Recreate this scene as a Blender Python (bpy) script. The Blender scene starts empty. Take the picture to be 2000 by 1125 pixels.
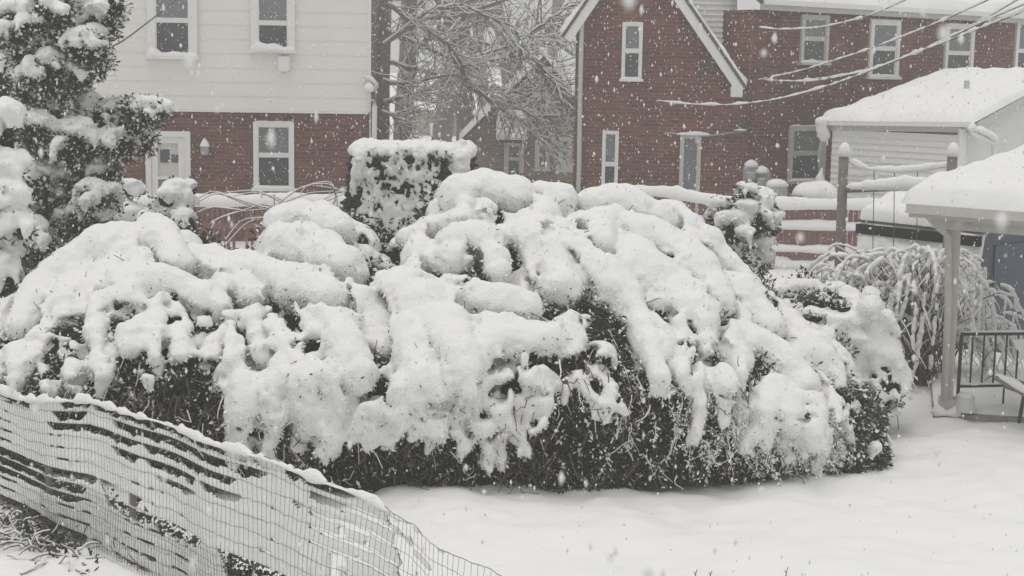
import bpy, math, random
import numpy as np
from mathutils import Matrix, Vector
R = math.radians
rng = np.random.default_rng(7)
random.seed(7)
scene = bpy.context.scene
col = scene.collection

# ---------------------------------------------------------------- camera
CAM_H = 3.85
PITCH, ROLL, FPX = math.atan(432.5 / 3000), R(1.0), 3000.0
F_ = np.array([0, math.cos(PITCH), -math.sin(PITCH)])
R0 = np.array([1.0, 0, 0]); U0 = np.array([0, math.sin(PITCH), math.cos(PITCH)])
RV = math.cos(ROLL) * R0 + math.sin(ROLL) * U0
UV = -math.sin(ROLL) * R0 + math.cos(ROLL) * U0
cam_d = bpy.data.cameras.new('camera'); cam = bpy.data.objects.new('camera', cam_d); col.objects.link(cam)
cam_d.sensor_width = 36; cam_d.lens = 54; cam_d.clip_start = 0.1; cam_d.clip_end = 2000
cam.matrix_world = Matrix(((RV[0], UV[0], -F_[0], 0), (RV[1], UV[1], -F_[1], 0), (RV[2], UV[2], -F_[2], CAM_H), (0, 0, 0, 1)))
cam_d.dof.use_dof = True; cam_d.dof.focus_distance = 17.0; cam_d.dof.aperture_fstop = 8
scene.camera = cam

def ray(px, py):
    return F_ + (px - 1000) / FPX * RV + (562.5 - py) / FPX * UV
def P(px, py, d):                       # the point seen at a pixel, d metres out
    v = ray(px, py); t = d / v[1]
    return np.array([v[0] * t, d, CAM_H + v[2] * t])
def G(px, py, z=0.0):                   # the point seen at a pixel on the level z
    v = ray(px, py); t = (z - CAM_H) / v[2]
    return np.array([v[0] * t, v[1] * t, z])

# ---------------------------------------------------------------- light
w = bpy.data.worlds.new('World'); scene.world = w; w.use_nodes = True
nt = w.node_tree; bg = nt.nodes['Background']
sky = nt.nodes.new('ShaderNodeTexSky'); sky.sky_type = 'NISHITA'; sky.sun_disc = False
SUN_EL, SUN_ROT = R(78), R(225)
sky.sun_elevation = SUN_EL; sky.sun_rotation = SUN_ROT; sky.dust_density = 5; sky.air_density = 1.5
hs = nt.nodes.new('ShaderNodeHueSaturation'); hs.inputs['Saturation'].default_value = 0.10
nt.links.new(sky.outputs[0], hs.inputs['Color']); ov = nt.nodes.new('ShaderNodeMix'); ov.data_type = 'RGBA'; ov.inputs[0].default_value = .7      # even snow cloud over the clear sky
ov.inputs[7].default_value = (7.0, 7.0, 6.95, 1)
nt.links.new(hs.outputs[0], ov.inputs[6]); nt.links.new(ov.outputs[2], bg.inputs[0])
bg.inputs[1].default_value = 0.102
sd = bpy.data.lights.new('sun', 'SUN'); sd.energy = 1.0; sd.angle = R(40); sd.color = (1, .965, .92)
so = bpy.data.objects.new('sun', sd); col.objects.link(so)
sv = Vector((math.sin(SUN_ROT) * math.cos(SUN_EL), math.cos(SUN_ROT) * math.cos(SUN_EL), math.sin(SUN_EL)))
so.rotation_euler = sv.to_track_quat('Z', 'Y').to_euler(); so.location = (0, -5, 30)
scene.view_settings.view_transform = 'Standard'; scene.view_settings.look = 'None'
scene.view_settings.exposure = -0.02; scene.view_settings.gamma = 1
scene.render.engine = 'CYCLES'
scene.cycles.use_denoising = True
scene.cycles.max_bounces = 6; scene.cycles.diffuse_bounces = 4; scene.cycles.volume_bounces = 2

# ---------------------------------------------------------------- materials
def mat(name, c, rough=.7, var=0.0, vscale=8, bump=0.0, bscale=30, spec=.3, metal=0.0, fleck=0.0, fscale=60, island=0.0):
    m = bpy.data.materials.new(name); m.use_nodes = True
    n = m.node_tree.nodes; l = m.node_tree.links; b = n['Principled BSDF']
    b.inputs['Roughness'].default_value = rough; b.inputs['Specular IOR Level'].default_value = spec
    b.inputs['Metallic'].default_value = metal
    b.inputs['Base Color'].default_value = (*c, 1)
    tc = n.new('ShaderNodeTexCoord'); out = None
    if var or island:
        mx = n.new('ShaderNodeMix'); mx.data_type = 'RGBA'
        k = var or island
        mx.inputs[6].default_value = (*[x * (1 - k) for x in c], 1); mx.inputs[7].default_value = (*[min(1, x * (1 + k)) for x in c], 1)
        if island:
            g = n.new('ShaderNodeNewGeometry'); l.new(g.outputs['Random Per Island'], mx.inputs[0])
        else:
            no = n.new('ShaderNodeTexNoise'); no.inputs['Scale'].default_value = vscale; no.inputs['Detail'].default_value = 5
            l.new(tc.outputs['Object'], no.inputs['Vector']); l.new(no.outputs[0], mx.inputs[0])
        out = mx.outputs[2]; l.new(out, b.inputs['Base Color'])
    if fleck:
        vo = n.new('ShaderNodeTexNoise'); vo.inputs['Scale'].default_value = fscale; vo.inputs['Detail'].default_value = 3
        l.new(tc.outputs['Object'], vo.inputs['Vector'])
        cr = n.new('ShaderNodeValToRGB'); cr.color_ramp.elements[0].position = 1 - fleck; cr.color_ramp.elements[1].position = 1 - fleck + .04
        l.new(vo.outputs[0], cr.inputs[0])
        m2 = n.new('ShaderNodeMix'); m2.data_type = 'RGBA'; m2.inputs[7].default_value = (.8, .8, .8, 1)
        if out: l.new(out, m2.inputs[6])
        else: m2.inputs[6].default_value = (*c, 1)
        l.new(cr.outputs[0], m2.inputs[0]); l.new(m2.outputs[2], b.inputs['Base Color'])
    if bump:
        nb = n.new('ShaderNodeTexNoise'); nb.inputs['Scale'].default_value = bscale; nb.inputs['Detail'].default_value = 6
        l.new(tc.outputs['Object'], nb.inputs['Vector'])
        bp = n.new('ShaderNodeBump'); bp.inputs['Strength'].default_value = bump; bp.inputs['Distance'].default_value = .02
        l.new(nb.outputs[0], bp.inputs['Height']); l.new(bp.outputs[0], b.inputs['Normal'])
    return m

def brick_mat(name, c1, c2, mortar):
    m = bpy.data.materials.new(name); m.use_nodes = True
    n = m.node_tree.nodes; l = m.node_tree.links; b = n['Principled BSDF']; b.inputs['Roughness'].default_value = .85
    b.inputs['Specular IOR Level'].default_value = .2
    tc = n.new('ShaderNodeTexCoord'); sp = n.new('ShaderNodeSeparateXYZ'); l.new(tc.outputs['Object'], sp.inputs[0])
    ad = n.new('ShaderNodeMath'); l.new(sp.outputs[0], ad.inputs[0]); l.new(sp.outputs[1], ad.inputs[1])
    cb = n.new('ShaderNodeCombineXYZ'); l.new(ad.outputs[0], cb.inputs[0]); l.new(sp.outputs[2], cb.inputs[1])
    br = n.new('ShaderNodeTexBrick'); br.inputs['Scale'].default_value = 1; br.inputs['Brick Width'].default_value = .24
    br.inputs['Row Height'].default_value = .085; br.inputs['Mortar Size'].default_value = .009; br.inputs['Bias'].default_value = -.1
    br.inputs['Color1'].default_value = (*c1, 1); br.inputs['Color2'].default_value = (*c2, 1); br.inputs['Mortar'].default_value = (*mortar, 1)
    l.new(cb.outputs[0], br.inputs['Vector'])
    no = n.new('ShaderNodeTexNoise'); no.inputs['Scale'].default_value = 1.1; no.inputs['Detail'].default_value = 6
    l.new(tc.outputs['Object'], no.inputs['Vector'])
    mx = n.new('ShaderNodeMix'); mx.data_type = 'RGBA'; mx.blend_type = 'MULTIPLY'; mx.inputs[0].default_value = .55
    cr = n.new('ShaderNodeValToRGB'); cr.color_ramp.elements[0].position = .3; cr.color_ramp.elements[1].position = .7
    cr.color_ramp.elements[0].color = (.5, .5, .5, 1); cr.color_ramp.elements[1].color = (1.3, 1.25, 1.2, 1)
    l.new(no.outputs[0], cr.inputs[0]); l.new(br.outputs[0], mx.inputs[6]); l.new(cr.outputs[0], mx.inputs[7])
    # wind-blown snow stuck in specks on the rough brick
    n2 = n.new('ShaderNodeTexNoise'); n2.inputs['Scale'].default_value = 9; n2.inputs['Detail'].default_value = 8; n2.inputs['Roughness'].default_value = .75
    l.new(tc.outputs['Object'], n2.inputs['Vector'])
    c2r = n.new('ShaderNodeValToRGB'); c2r.color_ramp.elements[0].position = .65; c2r.color_ramp.elements[1].position = .75
    c2r.color_ramp.elements[1].color = (.55, .55, .55, 1)
    l.new(n2.outputs[0], c2r.inputs[0])
    m2 = n.new('ShaderNodeMix'); m2.data_type = 'RGBA'; m2.inputs[7].default_value = (.7, .68, .66, 1)
    l.new(c2r.outputs[0], m2.inputs[0]); l.new(mx.outputs[2], m2.inputs[6]); l.new(m2.outputs[2], b.inputs['Base Color'])
    bp = n.new('ShaderNodeBump'); bp.inputs['Strength'].default_value = .5; bp.inputs['Distance'].default_value = .01; bp.invert = True
    l.new(br.outputs['Fac'], bp.inputs['Height']); l.new(bp.outputs[0], b.inputs['Normal'])
    return m

SNOW = mat('snow', (.81, .81, .805), .75, var=.02, vscale=3, bump=.6, bscale=55, spec=.2)
SNOWG = mat('snow_ground', (.80, .80, .795), .8, var=.02, vscale=.6, bump=.25, bscale=18, spec=.15)
BRICK = brick_mat('red_brick', (.180, .062, .044), (.085, .034, .027), (.16, .105, .092))
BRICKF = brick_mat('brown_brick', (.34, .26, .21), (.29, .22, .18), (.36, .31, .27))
SIDE = mat('cream_shingle', (.75, .735, .69), .7, var=.05, vscale=1.5)
SIDEW = mat('white_siding', (.70, .70, .68), .6, var=.04, vscale=2)
TRIM = mat('white_trim', (.74, .74, .72), .55, var=.04)
GREYT = mat('grey_trim', (.48, .48, .46), .6, var=.08)
GLASS = mat('window_glass', (.045, .05, .055), .12, var=.5, vscale=3, spec=.6)
GLASSL = mat('reflection_tinted_glass', (.16, .17, .175), .15, var=.35, vscale=2.5, spec=.6)  # paler base colour paints a reflection of the snowy surroundings into the glass
PAPER = mat('pale_blind', (.55, .54, .5), .7)
LEAF = mat('dark_leaf', (.034, .035, .031), .6, island=.7, spec=.25)
LEAFC = mat('conifer_leaf', (.07, .073, .062), .6, island=.6, spec=.25)
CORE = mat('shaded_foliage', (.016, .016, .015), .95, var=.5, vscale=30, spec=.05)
BARK = mat('bark', (.19, .17, .155), .9, var=.4, vscale=20, bump=.5)
TWIG = mat('twig', (.13, .10, .08), .85, island=.4)
REDW = mat('red_stained_wood', (.23, .105, .09), .8, var=.3, vscale=9, bump=.3, bscale=60)
OLDW = mat('weathered_wood', (.20, .185, .165), .85, var=.35, vscale=12, bump=.5, bscale=50)
PAINTW = mat('beige_painted_wood', (.50, .485, .45), .6, var=.12, vscale=8, bump=.15)
BLUE = mat('slate_blue_siding', (.085, .10, .13), .65, var=.2, vscale=5, fleck=.30, fscale=14)
SHING = mat('roof_shingle', (.10, .095, .09), .9, var=.3, vscale=15)
IRON = mat('black_iron', (.03, .03, .032), .5, var=.3)
WIRE = mat('galvanised_wire', (.11, .11, .11), .55, metal=.3, var=.2)
STEEL = mat('grey_metal', (.33, .34, .35), .5, var=.15)
CONC = mat('concrete', (.30, .28, .26), .9, var=.3, vscale=10, bump=.5)
CABLE = mat('black_cable', (.05, .05, .05), .6, var=.2)
PLAST = mat('pale_plastic', (.6, .6, .58), .5, var=.05)

# ---------------------------------------------------------------- objects
def thing(name, label, cat, loc=(0, 0, 0), rotz=0.0, group=None):
    o = bpy.data.objects.new(name, None); col.objects.link(o)
    o.location = [float(a) for a in loc]; o.rotation_euler = (0, 0, rotz); o.empty_display_size = .3
    o['label'] = label; o['category'] = cat
    if group: o['group'] = group
    return o
def tag(o, label, cat, group=None, kind=None):
    o['label'] = label; o['category'] = cat
    if group: o['group'] = group
    if kind: o['kind'] = kind
    return o
def link(name, V, Fc, m, parent=None, smooth=False, label=None, world=True):
    me = bpy.data.meshes.new(name)
    V = np.asarray(V, dtype=np.float32).reshape(-1, 3)
    if parent is not None and world:            # given in world space: bring into the thing's frame
        r = parent
        while r.parent: r = r.parent
        a = -r.rotation_euler.z; c, s = math.cos(a), math.sin(a)
        D = V - np.array(r.location, dtype=np.float32)
        V = np.stack([c * D[:, 0] - s * D[:, 1], s * D[:, 0] + c * D[:, 1], D[:, 2]], 1)
    if isinstance(Fc, np.ndarray):
        n, k = Fc.shape
        me.vertices.add(len(V)); me.vertices.foreach_set('co', V.ravel())
        me.loops.add(n * k); me.loops.foreach_set('vertex_index', Fc.astype(np.int32).ravel())
        me.polygons.add(n); me.polygons.foreach_set('loop_start', np.arange(0, n * k, k, dtype=np.int32))
        me.update(calc_edges=True); me.validate()
    else:
        me.from_pydata(V.tolist(), [], Fc)
    if smooth: me.polygons.foreach_set('use_smooth', np.ones(len(me.polygons), dtype=bool))
    me.materials.append(m); me.update()
    o = bpy.data.objects.new(name, me); col.objects.link(o)
    if parent: o.parent = parent
    if label: o['label'] = label
    return o

class MB:
    def __init__(s): s.v = []; s.f = []
    def add(s, V, Fc):
        b = len(s.v); s.v += [tuple(map(float, p)) for p in V]; s.f += [[i + b for i in f] for f in Fc]; return s
    def box(s, a, b):
        x0, y0, z0 = a; x1, y1, z1 = b
        return s.add([(x0, y0, z0), (x1, y0, z0), (x1, y1, z0), (x0, y1, z0), (x0, y0, z1), (x1, y0, z1), (x1, y1, z1), (x0, y1, z1)],
                     [(0, 3, 2, 1), (4, 5, 6, 7), (0, 1, 5, 4), (1, 2, 6, 5), (2, 3, 7, 6), (3, 0, 4, 7)])
    def beam(s, p, q, wd, ht, up=(0, 0, 1)):           # a squared bar from p to q
        p = np.array(p, float); q = np.array(q, float); d = q - p; d /= np.linalg.norm(d)
        sd_ = np.cross(d, up); sd_ /= np.linalg.norm(sd_); u = np.cross(sd_, d)
        V = [c + a * sd_ * wd / 2 + b * u * ht / 2 for c in (p, q) for a, b in ((-1, -1), (1, -1), (1, 1), (-1, 1))]
        return s.add(V, [(0, 1, 2, 3), (7, 6, 5, 4), (0, 4, 5, 1), (1, 5, 6, 2), (2, 6, 7, 3), (3, 7, 4, 0)])
    def prism(s, poly, off):                            # polygon pulled along a vector
        n = len(poly); off = np.array(off, float)
        V = [np.array(p, float) for p in poly] + [np.array(p, float) + off for p in poly]
        return s.add(V, [list(range(n))[::-1], list(range(n, 2 * n))] + [[i, (i + 1) % n, n + (i + 1) % n, n + i] for i in range(n)])
    def tube(s, pts, rad, k=8):
        V, Fc = tubes([(np.array(pts, float), np.broadcast_to(rad, (len(pts),)))], k, True)
        return s.add(V, Fc.tolist() if isinstance(Fc, np.ndarray) else Fc)
    def lathe(s, c, prof, k=16):
        c = np.array(c, float); V = []; Fc = []
        for r, z in prof:
            V += [c + (r * math.cos(2 * math.pi * i / k), r * math.sin(2 * math.pi * i / k), z) for i in range(k)]
        for j in range(len(prof) - 1):
            Fc += [(j * k + i, j * k + (i + 1) % k, (j + 1) * k + (i + 1) % k, (j + 1) * k + i) for i in range(k)]
        Fc += [list(range(k))[::-1], list(range((len(prof) - 1) * k, len(prof) * k))]
        return s.add(V, Fc)
    def build(s, name, m, parent=None, smooth=False, world=True, label=None):
        return link(name, s.v, s.f, m, parent, smooth, label, world)

def tubes(lines, k=5, caps=False):
    """one mesh out of many tapering tubes"""
    VS = []; FS = []; base = 0
    an = np.arange(k) * 2 * math.pi / k
    for pts, rad in lines:
        pts = np.asarray(pts, float); rad = np.asarray(rad, float); n = len(pts)
        if n < 2: continue
        t = np.gradient(pts, axis=0); t /= np.linalg.norm(t, axis=1)[:, None] + 1e-9
        ref = np.array([0, 0, 1.0]) if abs(t[:, 2]).mean() < .8 else np.array([1.0, 0, 0])
        a = np.cross(t, ref); a /= np.linalg.norm(a, axis=1)[:, None] + 1e-9; b = np.cross(a, t)
        V = pts[:, None, :] + rad[:, None, None] * (np.cos(an)[None, :, None] * a[:, None, :] + np.sin(an)[None, :, None] * b[:, None, :])
        V = V.reshape(-1, 3)
        i = np.arange(n - 1)[:, None] * k; j = np.arange(k)[None, :]; j2 = (j + 1) % k
        q = np.stack([i + j, i + j2, i + k + j2, i + k + j], -1).reshape(-1, 4) + base
        FS.append(q)
        if caps:
            c0 = len(V); V = np.vstack([V, pts[0], pts[-1]])
            z = np.arange(k)
            FS.append(np.stack([np.full(k, c0), (z + 1) % k, z, np.full(k, c0)], -1)[:, :4] + base if False else np.stack([(z + 1) % k, z, np.full(k, c0), np.full(k, c0)], -1) + base)
            e = (n - 1) * k
            FS.append(np.stack([e + z, e + (z + 1) % k, np.full(k, c0 + 1), np.full(k, c0 + 1)], -1) + base)
        VS.append(V); base += len(V)
    if not VS: return np.zeros((0, 3)), np.zeros((0, 4), int)
    Fc = np.vstack(FS)
    if caps:
        out = [[int(x) for x in (f[:3] if f[2] == f[3] else f)] for f in Fc]
        return np.vstack(VS), out
    return np.vstack(VS), Fc

def snow_strip(pts, wd, ht, seed=0, step=.12, lump=.25):
    """soft ridge of snow lying along a path: half-round section, lumpy"""
    r = np.random.default_rng(seed); pts = np.asarray(pts, float)
    L = np.r_[0, np.cumsum(np.linalg.norm(np.diff(pts, axis=0), axis=1))]
    n = max(4, int(L[-1] / step) + 1); s = np.linspace(0, L[-1], n)
    c = np.stack([np.interp(s, L, pts[:, i]) for i in range(3)], 1)
    t = np.gradient(c, axis=0); t[:, 2] = 0; t /= np.linalg.norm(t, axis=1)[:, None] + 1e-9
    a = np.stack([t[:, 1], -t[:, 0], 0 * t[:, 0]], 1)
    k = 9; ang = np.linspace(-.25, math.pi + .25, k)
    nz = np.interp(np.arange(n), np.arange(0, n + 3, 3), r.normal(0, 1, len(np.arange(0, n + 3, 3)))); nz2 = r.normal(0, 1, n) * .35
    h = ht * np.clip(1 + lump * (nz + nz2), .3, 2); ww = wd / 2 * np.clip(1 + lump * .5 * (nz - nz2), .5, 1.6)
    end = np.minimum(1, (.25 + np.minimum(np.arange(n), np.arange(n)[::-1]) / 2.0)); h *= end; ww *= np.maximum(end, .6)
    V = c[:, None, :] + a[:, None, :] * (np.cos(ang)[None, :, None] * ww[:, None, None])
    V[:, :, 2] += np.sign(np.sin(ang))[None, :] * np.abs(np.sin(ang))[None, :] ** .8 * h[:, None]
    V = V.reshape(-1, 3); i = np.arange(n - 1)[:, None] * k; j = np.arange(k)[None, :]; j2 = (j + 1) % k
    q = np.stack([i + j, i + k + j, i + k + j2, i + j2], -1).reshape(-1, 4).tolist()
    return V, q + [list(range(k)), list(range((n - 1) * k, n * k))[::-1]]

def snow_slab(c, T, nu=40, nv=24, E=.25, seed=0, lump=.03, over=.06):
    """snow blanket on a roof face: corners LL LR UR UL, rounded off at its rim"""
    LL, LR, UR, UL = [np.array(x, float) for x in c]
    nrm = np.cross(LR - LL, UL - LL); nrm /= np.linalg.norm(nrm)
    if nrm[2] < 0: nrm = -nrm
    u = np.linspace(0, 1, nu)[:, None, None]; v = np.linspace(0, 1, nv)[None, :, None]
    S = (1 - u) * (1 - v) * LL + u * (1 - v) * LR + u * v * UR + (1 - u) * v * UL
    cen = S.reshape(-1, 3).mean(0)
    wu = np.linalg.norm(LR - LL); wv = np.linalg.norm(UL - LL)
    e = np.minimum(np.minimum(u, 1 - u) * wu, np.minimum(v, 1 - v) * wv)[..., 0]
    e = np.clip(e / E, 0, 1); prof = np.sqrt(np.clip(1 - (1 - e) ** 2, 0, 1))
    nz = noise2(nu, nv, 6, seed) * lump + noise2(nu, nv, 2.5, seed + 1) * lump * .4
    top = S + nrm * (T * prof + nz * prof)[..., None]
    top[..., 2] -= 0.0
    V = top.reshape(-1, 3); bot = S.reshape(-1, 3) + nrm * .004
    i, j = np.meshgrid(np.arange(nu - 1), np.arange(nv - 1), indexing='ij'); a = (i * nv + j).ravel()
    q = np.stack([a, a + nv, a + nv + 1, a + 1], -1)
    return V, q

def noise2(nu, nv, cell, seed):
    r = np.random.default_rng(seed); gu, gv = int(nu / cell) + 3, int(nv / cell) + 3
    g = r.normal(0, 1, (gu, gv)); x = np.arange(nu) / cell; y = np.arange(nv) / cell
    def lp(g, t, ax):
        i = t.astype(int); f = t - i; f = f * f * (3 - 2 * f); sh = [1, 1]; sh[ax] = -1; f = f.reshape(sh)
        return np.take(g, i, ax) * (1 - f) + np.take(g, i + 1, ax) * f
    return lp(lp(g, x, 0), y, 1)

# ---------------------------------------------------------------- distance fields (snow that joins softly)
class SDF:
    def __init__(s, lo, hi, vox):
        s.lo = np.array(lo, float); s.vox = vox; s.n = np.ceil((np.array(hi) - s.lo) / vox).astype(int) + 1
        s.a = np.full(s.n, .4, np.float32)
    def _win(s, lo, hi):
        i0 = np.clip(np.floor((np.array(lo) - s.lo) / s.vox).astype(int), 0, s.n); i1 = np.clip(np.ceil((np.array(hi) - s.lo) / s.vox).astype(int) + 1, 0, s.n)
        if np.any(i1 <= i0): return None
        ax = [s.lo[k] + np.arange(i0[k], i1[k]) * s.vox for k in range(3)]
        return tuple(slice(a, b) for a, b in zip(i0, i1)), ax[0][:, None, None].astype(np.float32), ax[1][None, :, None].astype(np.float32), ax[2][None, None, :].astype(np.float32)
    def _put(s, sl, d, k):
        A = s.a[sl]; h = np.maximum(k - np.abs(A - d), 0) / k
        s.a[sl] = np.minimum(A, d) - h * h * k * .25
    def cone(s, p, q, r0, r1, k=.06, sq=1.0):
        m = max(r0, r1) + k + .12; p = np.array(p, float); q = np.array(q, float)
        W = s._win(np.minimum(p, q) - m, np.maximum(p, q) + m)
        if W is None: return
        sl, X, Y, Z = W; d = q - p; L2 = max(d @ d, 1e-8)
        t = np.clip(((X - p[0]) * d[0] + (Y - p[1]) * d[1] + (Z - p[2]) * d[2]) / L2, 0, 1)
        D = np.sqrt((X - p[0] - t * d[0]) ** 2 + (Y - p[1] - t * d[1]) ** 2 + ((Z - p[2] - t * d[2]) * sq) ** 2) - (r0 + (r1 - r0) * t)
        s._put(sl, D, k)
    def chain(s, pts, rad, k=.06, sq=1.0):
        for i in range(len(pts) - 1): s.cone(pts[i], pts[i + 1], rad[i], rad[i + 1], k, sq)
    def ell(s, c, r, k=.06, sub=False):
        c = np.array(c, float); r = np.broadcast_to(np.array(r, float), (3,)); m = r + k + .1
        W = s._win(c - m, c + m)
        if W is None: return
        sl, X, Y, Z = W
        q = np.sqrt(((X - c[0]) / r[0]) ** 2 + ((Y - c[1]) / r[1]) ** 2 + ((Z - c[2]) / r[2]) ** 2)
        D = (q - 1) * r.min()
        if sub:
            A = s.a[sl]; B = -D; h = np.maximum(k - np.abs(A - B), 0) / k; s.a[sl] = np.maximum(A, B) + h * h * k * .25
        else: s._put(sl, D, k)
    def noise(s, cell, amp, seed):
        r = np.random.default_rng(seed); g = r.normal(0, 1, tuple((s.n * s.vox / cell).astype(int) + 3)).astype(np.float32)
        for ax in range(3):
            t = np.arange(s.n[ax]) * s.vox / cell; i = t.astype(int); f = (t - i).astype(np.float32); f = f * f * (3 - 2 * f)
            sh = [1, 1, 1]; sh[ax] = -1; f = f.reshape(sh)
            g = np.take(g, i, ax) * (1 - f) + np.take(g, i + 1, ax) * f
        s.a += amp * g
    def soften(s, n=1):
        for _ in range(n):
            for ax in range(3):
                b = s.a.copy(); c = [slice(None)] * 3; l = c.copy(); h = c.copy(); c[ax] = slice(1, -1); l[ax] = slice(0, -2); h[ax] = slice(2, None)
                b[tuple(c)] = .5 * s.a[tuple(c)] + .25 * (s.a[tuple(l)] + s.a[tuple(h)]); s.a = b
    def surf(s):
        """naive surface nets -> verts, quads"""
        a = s.a.copy()
        a[0] = a[-1] = .4; a[:, 0] = a[:, -1] = .4; a[:, :, 0] = a[:, :, -1] = .4
        ins = a < 0
        c = [ins[i:ins.shape[0] - 1 + i, j:ins.shape[1] - 1 + j, k:ins.shape[2] - 1 + k] for i in (0, 1) for j in (0, 1) for k in (0, 1)]
        cnt = sum(x.astype(np.int8) for x in c); act = (cnt > 0) & (cnt < 8)
        I = np.argwhere(act); idx = np.full(act.shape, -1, np.int64); idx[act] = np.arange(len(I))
        acc = np.zeros((len(I), 3)); num = np.zeros(len(I))
        cs = np.array([(i, j, k) for i in (0, 1) for j in (0, 1) for k in (0, 1)])
        for p in range(8):
            for q in range(p + 1, 8):
                if np.abs(cs[p] - cs[q]).sum() != 1: continue
                A = a[tuple((I + cs[p]).T)]; B = a[tuple((I + cs[q]).T)]; m = (A < 0) != (B < 0)
                t = A / np.where(m, A - B, 1)
                acc += np.where(m[:, None], cs[p] + (cs[q] - cs[p]) * t[:, None], 0); num += m
        V = (I + acc / num[:, None]) * s.vox + s.lo
        Q = []
        for ax in range(3):
            o = [0, 0, 0]; o[ax] = 1
            sl0 = [slice(1, -1)] * 3; sl0[ax] = slice(0, a.shape[ax] - 1)
            sl1 = [slice(1, -1)] * 3; sl1[ax] = slice(1, a.shape[ax])
            m0 = ins[tuple(sl0)]; m1 = ins[tuple(sl1)]; E = np.argwhere(m0 != m1)
            if not len(E): continue
            fl = m0[tuple(E.T)]
            off = np.ones(3, int); off[ax] = 0; E = E + off
            b, c_ = [(1, 2), (2, 0), (0, 1)][ax]
            db = np.zeros(3, int); db[b] = 1; dc = np.zeros(3, int); dc[c_] = 1
            q = np.stack([idx[tuple((E - db - dc).T)], idx[tuple((E - dc).T)], idx[tuple(E.T)], idx[tuple((E - db).T)]], 1)
            q[~fl] = q[~fl][:, ::-1]; Q.append(q)
        return V, np.vstack(Q)
    def at(s, pts):
        i = np.clip(((np.asarray(pts) - s.lo) / s.vox).round().astype(int), 0, s.n - 1)
        return s.a[tuple(i.T)]

def leaves(pts, size, aspect=.45, seed=0, droop=.3, nrm=None):
    """leaf-sized bent faces at the given points"""
    r = np.random.default_rng(seed); n = len(pts)
    d = r.normal(0, 1, (n, 3)); d[:, 2] = d[:, 2] * .7 - droop
    if nrm is not None: d += nrm * .9
    d /= np.linalg.norm(d, axis=1)[:, None]
    a = np.cross(d, r.normal(0, 1, (n, 3))); a /= np.linalg.norm(a, axis=1)[:, None]; b = np.cross(a, d)
    L = size * r.uniform(.5, 1.4, n)[:, None]; W = L * aspect * r.uniform(.7, 1.3, (n, 1))
    p = np.asarray(pts)
    V = np.stack([p, p + d * L * .5 + a * W * .5 + b * W * .2, p + d * L, p + d * L * .5 - a * W * .5 + b * W * .2], 1).reshape(-1, 3)
    return V, np.arange(n * 4).reshape(-1, 4)

def on_mesh(V, Q, n, seed=0, keep=None):
    """random points and normals on a quad surface"""
    r = np.random.default_rng(seed); A, B, C, D = [V[Q[:, i]] for i in range(4)]
    nn = np.cross(C - A, D - B); ar = np.linalg.norm(nn, axis=1) + 1e-12; nn = nn / ar[:, None]
    wgt = ar.copy()
    if keep is not None: wgt = wgt * keep((A + C) / 2, nn)
    i = r.choice(len(Q), n, p=wgt / wgt.sum()); u = r.random((n, 1)); v = r.random((n, 1))
    p = (A[i] * (1 - u) + B[i] * u) * (1 - v) + (D[i] * (1 - u) + C[i] * u) * v
    return p, nn[i]

# ================================================================ THE SETTING
def ground():
    xs = np.r_[np.linspace(-400, -16, 30)[:-1], np.linspace(-16, 16, 460), np.linspace(16, 400, 30)[1:]]
    ys = np.r_[np.linspace(-60, 4, 12)[:-1], np.linspace(4, 26, 400), np.linspace(26, 60, 60)[1:], np.linspace(60, 700, 40)[1:]]
    X, Y = np.meshgrid(xs, ys, indexing='ij')
    Z = .018 * np.sin(X * 1.3 + .6 * np.sin(Y * .9)) * np.cos(Y * 1.1 + .7 * np.sin(X * .7)) + .012 * np.sin(X * 3.1 + Y * 1.7) * np.sin(Y * 2.9 - X)
    Z += (.02 * noise2(len(xs), len(ys), 7, 3) + .012 * noise2(len(xs), len(ys), 3, 4) + .05 * noise2(len(xs), len(ys), 28, 5)) * (np.abs(X) < 16) * (Y > 4) * (Y < 26)
    r = np.random.default_rng(2)
    Z += .005 * noise2(len(xs), len(ys), 2, 9) * (np.abs(X) < 15.5) * (Y > 4.5) * (Y < 25)
    for k in range(260):                          # dents and dropped clots, thickest along the hedge
        cx, cy = (r.uniform(-3.2, 3.6), 13.9 - abs(r.normal(0, .5))) if k < 150 else (r.uniform(-6, 8), r.uniform(7, 20)); q = r.uniform(.06, .16)
        Z += r.choice([-.012, .016], p=[.4, .6]) * r.uniform(.5, 1.5) * np.exp(-((X - cx) ** 2 + (Y - cy) ** 2) / q ** 2)
    n, m = X.shape; i, j = np.meshgrid(np.arange(n - 1), np.arange(m - 1), indexing='ij'); a = (i * m + j).ravel()
    o = link('ground', np.stack([X, Y, Z], -1).reshape(-1, 3), np.stack([a, a + m, a + m + 1, a + 1], -1), SNOWG, smooth=True)
    o['kind'] = 'structure'; return o
ground()

class Wall:
    """an upright plane through two picture columns at two distances"""
    def __init__(s, pl, dl, pr, dr, py=300):
        a = P(pl, py, dl); b = P(pr, py, dr); s.o = np.array([a[0], a[1], 0]); d = np.array([b[0] - a[0], b[1] - a[1], 0])
        s.len = np.linalg.norm(d); s.u = d / s.len; s.away = np.array([-s.u[1], s.u[0], 0]); s.rot = math.atan2(s.u[1], s.u[0])
    def uz(s, px, py):
        v = ray(px, py); t = (s.o @ s.away) / (v @ s.away); p = np.array([0, 0, CAM_H]) + v * t
        return (p - s.o) @ s.u, p[2]

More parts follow.
